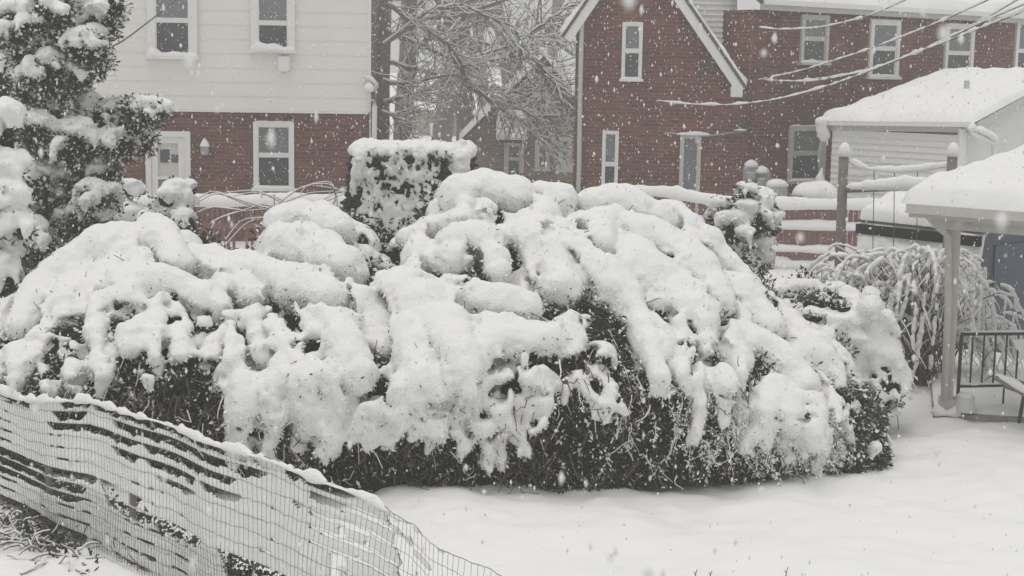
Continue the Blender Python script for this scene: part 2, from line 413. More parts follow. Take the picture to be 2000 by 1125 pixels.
def lap_wall(u0, u1, z0, z1, h, t=.014, y=0.0):
    """clapboards: every board leans out at its foot"""
    m = MB(); z = z0
    while z < z1 - 1e-6:
        zt = min(z + h, z1)
        m.add([(u0, y - t, z), (u1, y - t, z), (u1, y - .002, zt), (u0, y - .002, zt), (u0, y, z), (u1, y, z)], [(0, 1, 2, 3), (4, 5, 1, 0)])
        z = zt
    return m

def window(house, W, rect, name='window', glass=GLASS, fw=.09, sill=True, snow=.0, mid=.5, y=0.0, tr=TRIM, low=None, top_snow=0.0):
    x0, y0, x1, y1 = rect
    u0, zt = W.uz(x0, y0); u1, _ = W.uz(x1, y0); _, zb = W.uz((x0 + x1) / 2, y1)
    f = MB(); D = .07
    f.box((u0, y - D, zb), (u0 + fw, y, zt)); f.box((u1 - fw, y - D, zb), (u1, y, zt))
    f.box((u0 + fw, y - D, zt - fw), (u1 - fw, y, zt)); f.box((u0 + fw, y - D, zb), (u1 - fw, y, zb + fw * .35))
    fo = f.build(name, tr, house, world=False)
    zm = zb + (zt - zb) * (1 - mid); s = MB(); q = .026; a, b = u0 + fw, u1 - fw; c, d = zb + fw * .35, zt - fw
    s.box((a, y - .05, zm - q), (b, y - .012, zm + q))
    for (lo, hi, dy) in ((c, zm - q, 0), (zm + q, d, .012)):
        s.box((a, y - .045 - dy, lo), (a + q, y - .012, hi)); s.box((b - q, y - .045 - dy, lo), (b, y - .012, hi))
        s.box((a + q, y - .045 - dy, hi - q), (b - q, y - .012, hi)); s.box((a + q, y - .045 - dy, lo), (b - q, y - .012, lo + q))
    s.build('sash', tr, fo, world=False)
    MB().box((a, y - .018, zm), (b, y - .006, d)).build('pane', GLASSL if glass is GLASS else glass, fo, world=False)  # upper pane gets the paler glass, its reflection put into the colour
    MB().box((a, y - .018, c), (b, y - .006, zm)).build('pane', low or glass, fo, world=False)
    if sill:
        MB().box((u0 - .04, y - .14, zb - .06), (u1 + .04, y, zb - .002)).build('sill', tr, fo, world=False)
    if snow:
        V, Fc = snow_strip([(u0 - .02, y - .075, zb), (u1 + .02, y - .075, zb)], .13, snow, seed=int(x0), step=.06)
        k = 9; V = np.array(V); nR = len(V) // k     # drifted up against one side
        drift = np.linspace(1.5, .5, nR).repeat(k); V[:, 2] = zb + (V[:, 2] - zb) * drift
        link('snow_cover', V, Fc, SNOW, fo, True, world=False)
    if top_snow:
        V, Fc = snow_strip([(u0, y - .04, zt), (u1, y - .04, zt)], .08, top_snow, seed=int(x1), step=.06)
        link('snow_cover', V, Fc, SNOW, fo, True, world=False)
    return fo

# ---------------------------------------------------------------- left house
def two_tone_house():
    W = Wall(-160, 32.3, 722, 33.4)
    h = thing('two_storey_house', 'two storey house with cream shingle siding above red brick, at the left', 'house', W.o, W.rot)
    L = W.len; zj = W.uz(520, 216)[1]; top = 8.2
    bz = MB(); bz.box((0, .10, -.3), (L, 9, zj - .004)); bz.build('brick_wall', BRICK, h, world=False)
    m = lap_wall(-.02, L - .05, zj, top, .30, .014, 0.0)
    m.box((-.02, 0, zj), (L - .05, 9, top)); m.build('siding_wall', SIDE, h, world=False)
    MB().box((-.02, -.03, zj - .045), (L - .03, .098, zj - .003)).build('drip_board', TRIM, h, world=False)
    MB().box((L - .05, -.035, zj), (L + .02, .06, top)).build('corner_board', TRIM, h, world=False)
    r = MB(); r.prism([(-.5, -.5, top), (-.5, 4.5, top + 2.8), (-.5, 9.5, top), (-.5, 9.4, top - .1), (-.5, -.4, top - .1)], (L + 1, 0, 0)); r.build('roof', SHING, h, world=False)
    window(h, W, (285, -120, 384, 110), snow=.13, fw=.17, mid=.69, y=-.024)
    window(h, W, (489, -105, 576, 98), snow=.11, fw=.15, mid=.735, y=-.024)
    window(h, W, (494, 238, 574, 368), snow=.06, y=.10, top_snow=.02)
    # back door with storm glass
    u0, zt = W.uz(283, 256); u1, _ = W.uz(371, 256); zb = .05; y = .10; fw = .12
    d = MB(); d.box((u0, y - .09, zb), (u0 + fw, y, zt)); d.box((u1 - fw, y - .09, zb), (u1, y, zt)); d.box((u0 + fw, y - .09, zt - fw), (u1 - fw, y, zt))
    do = d.build('door', TRIM, h, world=False)
    a, b = u0 + fw + .005, u1 - fw - .005; st = .13
    zc = W.uz(320, 348)[1]; zt2 = zt - fw - .005
    lf = MB(); lf.box((a, y - .06, zb), (a + st, y - .004, zt2)); lf.box((b - st, y - .06, zb), (b, y - .004, zt2)); lf.box((a + st, y - .06, zt2 - st), (b - st, y - .004, zt2))
    lf.box((a + st, y - .06, zc - .03), (b - st, y - .004, zc + .03)); lf.box((a + st, y - .055, zb), (b - st, y - .004, zb + .45)); lf.build('door_leaf', TRIM, do, world=False)
    MB().box((a + st, y - .03, zc + .03), (b - st, y - .006, zt2 - st)).build('pane', PAPER, do, world=False)
    MB().box((a + st, y - .03, zb + .45), (b - st, y - .006, zc - .03)).build('pane', GLASSL, do, world=False)
    for (x0, y0, x1, y1) in ((312, 292, 331, 318), (334, 302, 349, 318), (299, 282, 308, 310)):
        p, z1 = W.uz(x0, y0); q, z0 = W.uz(x1, y1)
        MB().box((p, y - .04, z0), (q, y - .031, z1)).build('pane', GLASS, do, world=False)
    MB().box((b - st + .03, y - .10, 1.0), (b - st + .06, y - .06, 1.12)).build('handle', STEEL, do, world=False)
    # wall lamp, vent, gutter pipe
    u, z = W.uz(400, 292)
    l = MB(); l.lathe((u, y - .12, z - .12), [(.05, 0), (.085, .02), (.095, .14), (.06, .2), (.03, .24)], 12); l.box((u - .05, y - .06, z - .03), (u + .05, y, z + .10)); lo = l.build('wall_lamp', STEEL, h, world=False)
    s = MB(); s.lathe((u, y - .12, z + .06), [(.10, 0), (.105, .03), (.075, .09), (.04, .15), (.012, .18)], 12); s.build('snow_cover', SNOW, lo, True, world=False)
    u0, z1 = W.uz(543, 110); u1, z0 = W.uz(566, 137)
    v = MB(); v.box((u0, -.14, z0), (u1, -.021, z1)); v.box((u0 + .03, -.155, z0 - .03), (u1 - .03, -.05, z0 - .001)); v.build('vent_box', TRIM, h, world=False)
    ux, zz = W.uz(728, 155); pts = [(L - .12, -.06, zz + .05), (L + .02, -.10, zz + .02), (L + .13, -.10, zz - .10), (L + .10, -.10, zz - .6), (L + .08, -.10, -.1)]
    MB().tube(pts, .055, 8).build('downspout', TRIM, h, True, world=False)
    b = MB(); b.lathe((L - .02, -.14, zz - .27), [(.05, 0), (.11, .02), (.12, .10), (.07, .17), (.02, .2)], 12); b.build('eave_lamp', SNOW, h, True, world=False)
two_tone_house()

# ---------------------------------------------------------------- brick house at the right
def brick_house():
    W = Wall(1120, 35.2, 1452, 35.0)
    h = thing('brick_gable_house', 'red brick house with steep gable, narrow windows and white dormer siding', 'house', W.o, W.rot)
    g = [W.uz(1120, 62), W.uz(1243, -112), W.uz(1440, 160)]
    L = W.uz(1466, 200)[0]
    m = MB(); poly = [(0, 0, -.3), (L, 0, -.3), (L, 0, g[2][1] - .15), (g[2][0], 0, g[2][1]), (g[1][0], 0, g[1][1]), (0, 0, g[0][1])]
    m.prism(poly, (0, 1.2, 0)); m.build('gable_wall', BRICK, h, world=False)
    # main wall runs back to the right
    M = Wall(1463, 35.4, 2060, 40.6)
    def loc(u, z, off=0.0):                              # a point on the main wall, in the house frame
        p = M.o + M.u * u + M.away * off - W.o
        return (p @ W.u, p @ W.away, z)
    def mbox(u0, u1, z0, z1, y0, y1, mb):
        V = [loc(u, z, y) for z in (z0, z1) for (u, y) in ((u0, y0), (u1, y0), (u1, y1), (u0, y1))]
        mb.add(V, [(0, 3, 2, 1), (4, 5, 6, 7), (0, 1, 5, 4), (1, 2, 6, 5), (2, 3, 7, 6), (3, 0, 4, 7)])
    e0, e1 = M.uz(1463, 18)[1], M.uz(2000, 46)[1]; ML = M.len
    u2 = M.uz(2000, 46)[0]; eR = e0 + (e1 - e0) * ML / u2
    mb = MB(); V = [loc(0, -.3), loc(ML, -.3), loc(ML, eR), loc(0, e0)]; mb.prism(V, np.array(loc(0, 0, 6)) - np.array(loc(0, 0, 0)))
    mb.build('main_wall', BRICK, h, world=False)
    # white clapboard cheek above the catslide, and the short brick return beside it
    C = Wall(1325, 36.4, 1463, 36.4)
    def cl(u, z, off=0.0):
        p = C.o + C.u * u + C.away * off - W.o
        return (p @ W.u, p @ W.away, z)
    uc = C.uz(1437, 80)[0]; zb = C.uz(1437, 210)[1]; z = zb; sd_ = MB()
    while z < 7.4:
        sd_.add([cl(-.6, z, -.035), cl(uc, z, -.035), cl(uc, z + .125, 0), cl(-.6, z + .125, 0), cl(-.6, z, 0), cl(uc, z, 0)], [(0, 1, 2, 3), (4, 5, 1, 0)]); z += .125
    sd_.build('dormer_siding', SIDEW, h, world=False)
    br = MB(); br.add([cl(uc + .002, -.3), cl(C.len + .3, -.3), cl(C.len + .3, e0 - .02), cl(uc + .002, e0 - .02)], [(0, 1, 2, 3)]); br.build('return_wall', BRICK, h, world=False)
    # rake boards with a lip of snow, roof slabs behind them
    for (a, b, ov) in ((g[1], W.uz(1446, 178), 1), (g[1], W.uz(1108, 78), -1)):
        p = np.array([a[0], -.16, a[1] + .1]); q = np.array([b[0], -.16, b[1]])
        MB().beam(p, q, .05, .19).build('rake_board', TRIM, h, world=False)
        d = (q - p) / np.linalg.norm(q - p); n = np.array([-d[2], 0, d[0]]); n = n if n[2] > 0 else -n
        V = [p + n * .10 + (0, -.05, 0), q + n * .10 + (0, -.05, 0), q + n * .10 + (0, 1.3, 0), p + n * .10 + (0, 1.3, 0)]
        MB().prism(V, n * .06).build('roof', SHING, h, world=False)
        Vs, Fs = snow_slab([V[0] + n * .065, V[1] + n * .065, V[2] + n * .065, V[3] + n * .065], .08, 50, 12, .12, seed=ov + 5)
        link('snow_cover', Vs, Fs, SNOW, h, True, world=False)
    q = W.uz(1440, 170)
    c = MB(); c.box((q[0] - .16, -.28, q[1] - .22), (q[0] + .1, -.1, q[1] + .02)); c.build('rake_end', TRIM, h, world=False)
    # eave, gutter and roof of the main wing
    def eave(u, dz, off): return np.array(loc(u, e0 + (eR - e0) * u / ML + dz, off))
    f = MB(); f.beam(eave(0, .10, -.22), eave(ML, .10, -.22), .06, .22); f.build('fascia', GREYT, h, world=False)
    gt = MB(); gt.beam(eave(0, .16, -.32), eave(ML, .16, -.32), .12, .11); gt.build('gutter', TRIM, h, world=False)
    rq = [eave(-.1, .2, -.3), eave(ML, .2, -.3), eave(ML, 2.7, 4), eave(-.1, 2.7, 4)]
    MB().prism(rq, (0, 0, -.08)).build('roof', SHING, h, world=False)
    Vs, Fs = snow_slab([p + np.array((0, 0, .01)) for p in rq], .16, 80, 30, .2, seed=9); link('snow_cover', Vs, Fs, SNOW, h, True, world=False)
    # windows; those on the main wall live in its own frame
    window(h, W, (1216, 44, 1256, 154), fw=.055, snow=.04, top_snow=.02)
    window(h, W, (1177, 255, 1209, 385), fw=.055)
    for (rc, kw) in (((1564, 28, 1618, 122), dict(snow=.05, glass=GLASS, tr=GREYT)), ((1699, 38, 1757, 150), dict(snow=.05, fw=.1, top_snow=.03)),
                     ((1846, 46, 1902, 160), dict(fw=.1, top_snow=.02)), ((1541, 246, 1612, 352), dict(fw=.1, snow=.03, tr=GREYT, top_snow=.02)),
                     ((1984, 38, 2030, 160), dict(fw=.1, tr=TRIM))):
        fo = window(h, M, rc, **kw)
        rel = M.o - W.o; fo.location = (rel @ W.u, rel @ W.away, 0); fo.rotation_euler = (0, 0, M.rot - W.rot)
    u0, zt = W.uz(1329, 262); u1, _ = W.uz(1370, 262); fw = .09
    d = MB(); d.box((u0, -.06, .1), (u0 + fw, 0, zt)); d.box((u1 - fw, -.06, .1), (u1, 0, zt)); d.box((u0 + fw, -.06, zt - fw), (u1 - fw, 0, zt))
    do = d.build('door', GREYT, h, world=False)
    MB().box((u0 + fw, -.02, .1), (u1 - fw, -.003, 1.0)).build('door_leaf', GREYT, do, world=False)
    MB().box((u0 + fw, -.022, 1.0), (u1 - fw, -.004, zt - fw)).build('pane', GLASSL, do, world=False)
    V, Fc = snow_strip([(u0 - .1, -.06, zt), (u1 + .2, -.06, zt)], .1, .05, 4, .07); link('snow_cover', V, Fc, SNOW, do, True, world=False)
    # ledge line over the door, pipes
    a = W.uz(1300, 259); b = W.uz(1458, 255)
    MB().tube([(a[0], -.05, a[1]), ((a[0] + b[0]) / 2, -.05, a[1] - .06), (b[0], -.05, b[1])], .02, 6).build('service_pipe', STEEL, h, True, world=False)
    a1 = W.uz(1432, 254); b1 = W.uz(1458, 254); V, Fc = snow_strip([(a1[0], -.06, a1[1]), (b1[0], -.06, b1[1])], .14, .06, 8, .06); link('snow_cover', V, Fc, SNOW, h, True, world=False)
    ux = W.uz(1137, 20)[0]; MB().tube([(ux, -.09, 8.4), (ux, -.09, 3.2), (W.uz(1131, 330)[0], -.09, 1.8), (W.uz(1129, 380)[0], -.09, -.2)], .055, 8).build('downspout', PAINTW, h, True, world=False)
    ux = L - .03; MB().tube([(ux, -.03, e0 - .4), (ux - .04, -.03, .9)], .025, 6).build('conduit', BRICK, h, True, world=False)
    # meters on the wall and their caps of snow
    for (px, py, s) in ((1466, 330, .17), (1486, 342, .19)):
        u, z = W.uz(px, py); b = MB(); b.box((u - s, -.22, z - .34), (u + s, -.003, z + .05)); b.lathe((u, -.26, z - .22), [(.10, 0), (.11, .04), (.11, .14), (.08, .18)], 12)
        mo = b.build('meter_box', STEEL, h, world=False)
        t = MB(); t.lathe((u, -.11, z + .052), [(s * .9, 0), (s * .95, .05), (s * .75, .11), (s * .4, .15), (.02, .17)], 14); t.build('snow_cover', SNOW, mo, True, world=False)
brick_house()

def extension():
    d0, d1 = 33.4, 31.0
    LL, LR = P(1608, 236, d0), P(1903, 239, d1); zE = (LL[2] + LR[2]) / 2
    e1 = LR - LL; e1[2] = 0; e1 /= np.linalg.norm(e1)
    UL, UR = P(1836, 143, 37.2), P(2085, 138, 36.0)
    h = thing('house_extension', 'low extension with pale clapboard walls and a smooth snow-covered lean-to roof', 'house', (LL[0], LL[1], 0))
    A = LL + e1 * .25; B = LR - e1 * .25
    Rr = UR.copy()
    side = UR - LR; side[2] = 0; side /= np.linalg.norm(side)
    n1 = np.array([e1[1], -e1[0], 0]); n1 = n1 if n1[1] < 0 else -n1
    def clap(p, q, z0, z1f, n, name, m, hh=.13):
        L = np.linalg.norm((q - p)[:2]); d = (q - p) / L; d[2] = 0; mb = MB(); z = z0
        p = np.array([p[0], p[1], 0]); 
        while True:
            a = 0.0; zt = z + hh
            # the board starts where the rake lets it
            ulo = 0.0
            while ulo < L and z1f(ulo) < zt: ulo += .06
            if ulo >= L - .05: break
            mb.add([p + d * ulo + n * .026 + (0, 0, z), p + d * L + n * .026 + (0, 0, z), p + d * L + n * .002 + (0, 0, zt), p + d * ulo + n * .002 + (0, 0, zt), p + d * ulo + (0, 0, z), p + d * L + (0, 0, z)], [(0, 1, 2, 3), (4, 5, 1, 0)])
            z = zt
        return mb.build(name, m, h)
    clap(A, B, -.1, lambda u: zE - .12, n1, 'front_wall', SIDEW)
    n2 = np.array([side[1], -side[0], 0]); n2 = n2 if n2[1] < 0 else -n2
    S0 = B + side * .02; S1 = S0 + side * 6.0; slope = (UR[2] - LR[2]) / np.linalg.norm((UR - LR)[:2])
    clap(S0, S1, -.1, lambda u: zE - .05 + slope * u, n2, 'side_wall', SIDEW)
    cb = MB(); cb.beam((B[0], B[1], -.1), (B[0], B[1], zE - .1), .14, .14, up=(0, 1, 0)); cb.build('corner_board', TRIM, h)
    f = MB(); f.beam(LL - (0, 0, .10), LR - (0, 0, .10), .05, .2); f.build('fascia', GREYT, h)
    sf = MB(); q1 = LL - n1 * .05 - (0, 0, .21); q2 = LR - n1 * .05 - (0, 0, .21); sf.prism([q1, q2, q2 - n1 * .5, q1 - n1 * .5], (0, 0, .02)); sf.build('soffit', GREYT, h)
    g = MB(); g.beam(LL + n1 * .09 - (0, 0, .04), LR + n1 * .09 - (0, 0, .04), .12, .1); g.build('gutter', TRIM, h)
    rk = MB(); rk.beam(LR + n2 * .05 - (0, 0, .11), UR + n2 * .05 - (0, 0, .11), .05, .22); rk.build('rake_board', GREYT, h)
    MB().prism([LL, LR, UR, UL], (0, 0, -.06)).build('roof', SHING, h)
    Vs, Fs = snow_slab([LL + n1 * .16, LR + n1 * .16 + n2 * .08, UR + n2 * .08, UL], .16, 70, 40, .22, seed=3, lump=.03); link('snow_cover', Vs, Fs, SNOW, h, True)
    v = P(1888, 168, 34); MB().tube([v - (0, 0, .3), v + (0, 0, .12)], .06, 10).build('vent_pipe', GREYT, h)
    # window and gutter pipe
    W = Wall(1608, d0, 1903, d1); a = W.uz(1662, 268); b = W.uz(1694, 338)
    p = lambda u, z, o: W.o + W.u * u - W.away * (o - .02) + np.array([0, 0, z])
    wn = MB(); 
    def bb(mb, u0, u1, z0, z1, o0, o1):
        V = [p(u, z, o) for z in (z0, z1) for (u, o) in ((u0, o1), (u1, o1), (u1, o0), (u0, o0))]
        mb.add(V, [(0, 3, 2, 1), (4, 5, 6, 7), (0, 1, 5, 4), (1, 2, 6, 5), (2, 3, 7, 6), (3, 0, 4, 7)])
    bb(wn, a[0] - .06, a[0], b[1], a[1], 0, .06); bb(wn, b[0], b[0] + .06, b[1], a[1], 0, .06); bb(wn, a[0], b[0], a[1], a[1] + .06, 0, .06); bb(wn, a[0], b[0], b[1] - .06, b[1], 0, .08)
    wo = wn.build('window', SIDEW, h); pn = MB(); bb(pn, a[0], b[0], b[1], a[1], .01, .03); pn.build('pane', GLASS, wo)
    dn = MB(); c0 = P(1892, 246, d1 - .15); dn.tube([c0, P(1900, 262, d1 - .2), P(1940, 280, d1 + .3), P(1943, 320, d1 + .3), (P(1943, 320, d1 + .3)[0], d1 + .3, 0)], .05, 8); do = dn.build('downspout', TRIM, h, True)
    V, Fc = snow_strip([P(1896, 250, d1 - .2), P(1925, 262, d1 + .1), P(1948, 276, d1 + .3)], .24, .12, 3, .05); link('snow_cover', V, Fc, SNOW, do, True)
    # iced-up pipe at the left corner of the gutter
    b = [P(1604, 244, d0 - .2), P(1608, 262, d0 - .15), P(1600, 300, d0 - .1), P(1603, 352, d0 - .1)]; s = MB(); s.tube(b, [.05, .045, .04, .04], 8); io = s.build('downspout', STEEL, h, True)
    S = SDF(b[3] - (.4, .4, .1), b[0] + (.4, .4, .35), .03); S.ell(b[0] + (0, -.02, .08), (.14, .13, .10)); S.chain([b[0], b[1], b[1] + (-.05, -.03, -.12)], [.10, .12, .05]); S.chain([b[1] + (.06, 0, -.02), b[1] + (.10, 0, -.25)], [.05, .025]); S.chain([b[3] + (0, -.03, .25), b[3] + (-.03, -.03, .02)], [.04, .09]); S.noise(.08, .015, 4)
    V, Q = S.surf(); link('snow_cover', V, Q, SNOW, io, True)
extension()

# ---------------------------------------------------------------- bare trees beyond the houses
def grow(base, H, r0, seed, spread=.55, lean=(0, 0), levels=4, first=.28, nb=9, droop=0.0):
    """trunk line and branch lines of a leafless tree"""
    r = np.random.default_rng(seed); trunk = []; limbs = []
    def shoot(p, d, L, rad, lev):
        n = 7 if lev == 0 else 5; pts = [p]; rs = [rad]; d = np.array(d, float); q = np.array(p, float)
        for i in range(n):
            wob = .07 if lev == 0 else .20
            d = d + r.normal(0, wob, 3) + np.array([0, 0, .03 if lev < 2 else (.02 - droop * .1 * lev)]); d /= np.linalg.norm(d)
            q = q + d * L / n; pts.append(q.copy()); rs.append(max(.009, rad * (1 - (.55 if lev == 0 else .75) * (i + 1) / n)))
        (trunk if lev == 0 else limbs).append((np.array(pts), np.array(rs)))
        if lev >= levels: return
        m = nb if lev == 0 else max(3, nb - 2 - lev)
        for k in range(m):
            f = first + (1 - first) * (k + r.random()) / m if lev == 0 else .2 + .8 * (k + r.random()) / m
            x = f * n; i = min(int(x), n - 1); q = pts[i] + (pts[i + 1] - pts[i]) * (x - i); rr = rs[i]
            a = r.uniform(0, 2 * math.pi); t = pts[i + 1] - pts[i]; t = t / np.linalg.norm(t)
            s = np.cross(t, [math.cos(a), math.sin(a), .3]); s /= np.linalg.norm(s)
            dd = t * (1 - spread) + s * spread * 1.3 + np.array([0, 0, .05])
            shoot(q, dd / np.linalg.norm(dd), L * (.52 if lev == 0 else .58) * r.uniform(.6, 1.15), rr * .55, lev + 1)
    shoot(np.array(base, float), np.array([lean[0], lean[1], 1.0]), H, r0, 0)
    return trunk, limbs

def snow_lines(lines, f=.8, mn=.012, steep=.8):
    out = []
    for pts, rad in lines:
        d = np.gradient(pts, axis=0); st = abs(d[:, 2]) / (np.linalg.norm(d, axis=1) + 1e-9)
        ok = st < steep; i = 0
        while i < len(pts):
            j = i
            while j < len(pts) and ok[j]: j += 1
            if j - i >= 2:
                rr = np.maximum(mn, rad[i:j] * f); p = pts[i:j].copy(); p[:, 2] += rad[i:j] * .75
                out.append((p, np.minimum(rr, .05)))
            i = j + 1
    return out

def bare_tree(px, d, H, r0, seed, label, name='bare_tree', group='bare trees beyond the houses', **kw):
    b = P(px, 300, d); b[2] = -.1
    t = thing(name, label, 'tree', b, 0, group)
    tr, li = grow(b, H, r0, seed, **kw)
    V, Q = tubes(tr, 10); link('trunk', V, Q, BARK, t, True)
    V, Q = tubes(li, 4); link('branches', V, Q, BARK, t, True)
    V, Q = tubes(snow_lines(li, .85, .013), 4); link('snow_cover', V, Q, SNOW, t, True)
    return t
for a in ((738, 44, 13, .26, 11, 'dark straight bare trunk hard against the cream house corner'),
          (786, 50, 15, .34, 12, 'thick leafless tree second from the cream house, snow along its limbs'),
          (856, 58, 17, .42, 13, 'broad pale-grey leafless trunk standing over the flat-topped hedge'),
          (905, 50, 14, .36, 14, 'leafless tree rising straight above the right corner of the flat-topped hedge'),
          (1008, 62, 16, .34, 15, 'distant leafless tree between the square hedge and brick gable'),
          (1075, 72, 15, .3, 16, 'faintest far-off bare tree next to the brick gable'),
          (945, 80, 17, .36, 18, 'hazy far bare tree behind the gabled brown house')):
    bare_tree(*a[:5], a[5], first=.2, nb=10 if a[1] < 55 else 9, levels=3)
# the limb-spreading tree whose long boughs sweep down to the right
def sweeping_tree():
    b = P(700, 300, 42); b[2] = 0
    t = thing('spreading_tree', 'bare tree with long snow-lined boughs arching across the gap between houses', 'tree', b, 0, 'bare trees beyond the houses')
    D = 41.0; r = np.random.default_rng(31); boughs = []; twigs = []
    tk = np.array([P(745, 330, 42), P(748, 150, 42), P(756, -60, 42)]); tk[0, 2] = -.1
    V, Q = tubes([(tk, np.array([.22, .19, .15]))], 10); link('trunk', V, Q, BARK, t, True)
    L = [[(900, 130), (950, 118), (1010, 112), (1040, 60), (1085, 30), (1130, 5)], [(915, 165), (950, 190), (985, 215), (1030, 245), (1060, 272), (1085, 290)],
         [(885, 100), (908, 150), (950, 185), (1010, 205), (1050, 230), (1110, 222)], [(752, 120), (820, 140), (890, 150), (960, 115), (1030, 118), (1065, 150), (1115, 225)],
         [(756, 60), (830, 90), (900, 120), (990, 90), (1060, 85), (1110, 50)], [(748, 160), (800, 165), (850, 150), (905, 145)], [(748, 200), (790, 190), (830, 178), (880, 150), (940, 130)],
         [(750, 90), (840, 20), (900, 10), (950, 30), (1000, 50), (1020, 80)], [(1040, 112), (1075, 150), (1100, 170), (1118, 190)], [(746, 220), (770, 230), (790, 250)], [(960, 170), (1020, 185), (1060, 195)],
         [(756, 10), (800, 40), (850, 70), (890, 100), (915, 165)]]
    for k, l in enumerate(L):
        dd = D + r.uniform(-1.5, 2.5) * (k > 2)
        p = np.array([P(x, y, dd + .25 * j) for j, (x, y) in enumerate(l)]); s = np.linspace(0, len(l) - 1, len(l) * 3)
        p = np.stack([np.interp(s, range(len(l)), p[:, i]) for i in range(3)], 1) + r.normal(0, .02, (len(s), 3))
        boughs.append((p, np.linspace(.07, .022, len(s))))
        for j in range(1, len(s)):
            for _ in range(3):
                q = p[j]; d = p[j] - p[j - 1]; d /= np.linalg.norm(d); d = d + r.normal(0, .6, 3); d[2] += r.choice([-.25, .35]); pts = [q]
                for _ in range(5):
                    d = d / np.linalg.norm(d) + r.normal(0, .16, 3) - np.array([0, 0, .05]); q = q + d * r.uniform(.1, .25); pts.append(q)
                    if r.random() < .6:
                        e = d + r.normal(0, .5, 3); e /= np.linalg.norm(e); twigs.append((np.array([q, q + e * .2, q + e * .38 + r.normal(0, .05, 3)]), np.array([.011, .009, .007])))
                twigs.append((np.array(pts), np.linspace(.016, .008, 6)))
    V, Q = tubes(boughs, 6); link('boughs', V, Q, BARK, t, True)
    V, Q = tubes(twigs, 4); link('twigs', V, Q, BARK, t, True)
    V, Q = tubes(snow_lines(boughs, .75, .02, .95) + snow_lines(twigs, 1.0, .014, .85), 5); link('snow_cover', V, Q, SNOW, t, True)
sweeping_tree()

def far_house():
    d = 46; W = Wall(905, d, 1190, d); h = thing('brown_gabled_house', 'hazy brown gabled house far behind between the two nearer houses', 'house', W.o, W.rot)
    a = W.uz(1062, 118); l = W.uz(908, 272); r_ = W.uz(1150, 226)
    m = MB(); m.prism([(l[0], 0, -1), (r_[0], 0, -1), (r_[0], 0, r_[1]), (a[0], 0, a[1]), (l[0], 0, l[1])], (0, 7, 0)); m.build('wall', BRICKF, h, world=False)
    for (p, q, s) in ((a, l, 1), (a, r_, 2)):
        p3 = np.array([p[0], -.3, p[1] + .02]); q3 = np.array([q[0] + (q[0] - p[0]) * .08, -.3, q[1] + (q[1] - p[1]) * .08])
        MB().prism([p3, q3, q3 + (0, 7.4, 0), p3 + (0, 7.4, 0)], (0, 0, .12)).build('roof', SHING, h, world=False)
        Vs, Fs = snow_slab([p3 + (0, 0, .12), q3 + (0, 0, .12), q3 + (0, 7.4, .12), p3 + (0, 7.4, .12)], .16, 20, 20, .2, s); link('snow_cover', Vs, Fs, SNOW, h, True, world=False)
    u0, z1 = W.uz(970, 262); u1, z0 = W.uz(1028, 275)
    m = MB(); m.prism([(u0, -1.6, z0), (u1, -1.6, z0), (u1, 0, z1 + .5), (u0, 0, z1 + .5)], (0, 0, .1)); m.build('porch_roof', SHING, h, world=False)
    Vs, Fs = snow_slab([(u0, -1.7, z0 + .1), (u1, -1.7, z0 + .1), (u1, 0, z1 + .6), (u0, 0, z1 + .6)], .22, 14, 14, .2, 4); link('snow_cover', Vs, Fs, SNOW, h, True, world=False)
    window(h, W, (985, 275, 1024, 345), fw=.12, sill=False); window(h, W, (1092, 268, 1117, 316), fw=.1); window(h, W, (1040, 180, 1075, 232), fw=.12)
    window(h, W, (1045, 275, 1075, 330), fw=.12)
    m = MB(); u, z = W.uz(1103, 323); m.box((u - .28, -.45, z - .18), (u + .28, 0, z + .18)); m.box((u - .2, -.46, z - .12), (u + .2, -.44, z + .12)); m.build('window_cooler', TRIM, h, world=False)
far_house()
def cottage(px0, px1, d, ye, ya, label):
    W = Wall(px0, d, px1, d); h = thing('grey_house', label, 'house', W.o, W.rot); L = W.len; ze = W.uz(px0, ye)[1]; za = W.uz(px0, ya)[1]
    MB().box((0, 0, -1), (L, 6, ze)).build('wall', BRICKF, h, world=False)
    MB().prism([(-.3, -.3, ze), (-.3, 3, za), (-.3, 6.3, ze)], (L + .6, 0, 0)).build('roof', SHING, h, world=False)
    Vs, Fs = snow_slab([(-.35, -.4, ze + .04), (L + .35, -.4, ze + .04), (L + .35, 3, za + .06), (-.35, 3, za + .06)], .15, 20, 12, .2, 3); link('snow_cover', Vs, Fs, SNOW, h, True, world=False)
    window(h, W, (px0 + 40, ye + 25, px0 + 62, ye + 75), fw=.12)
cottage(800, 905, 85, 215, 160, 'dim grey house low behind the flat-topped hedge, veiled by bare trees')

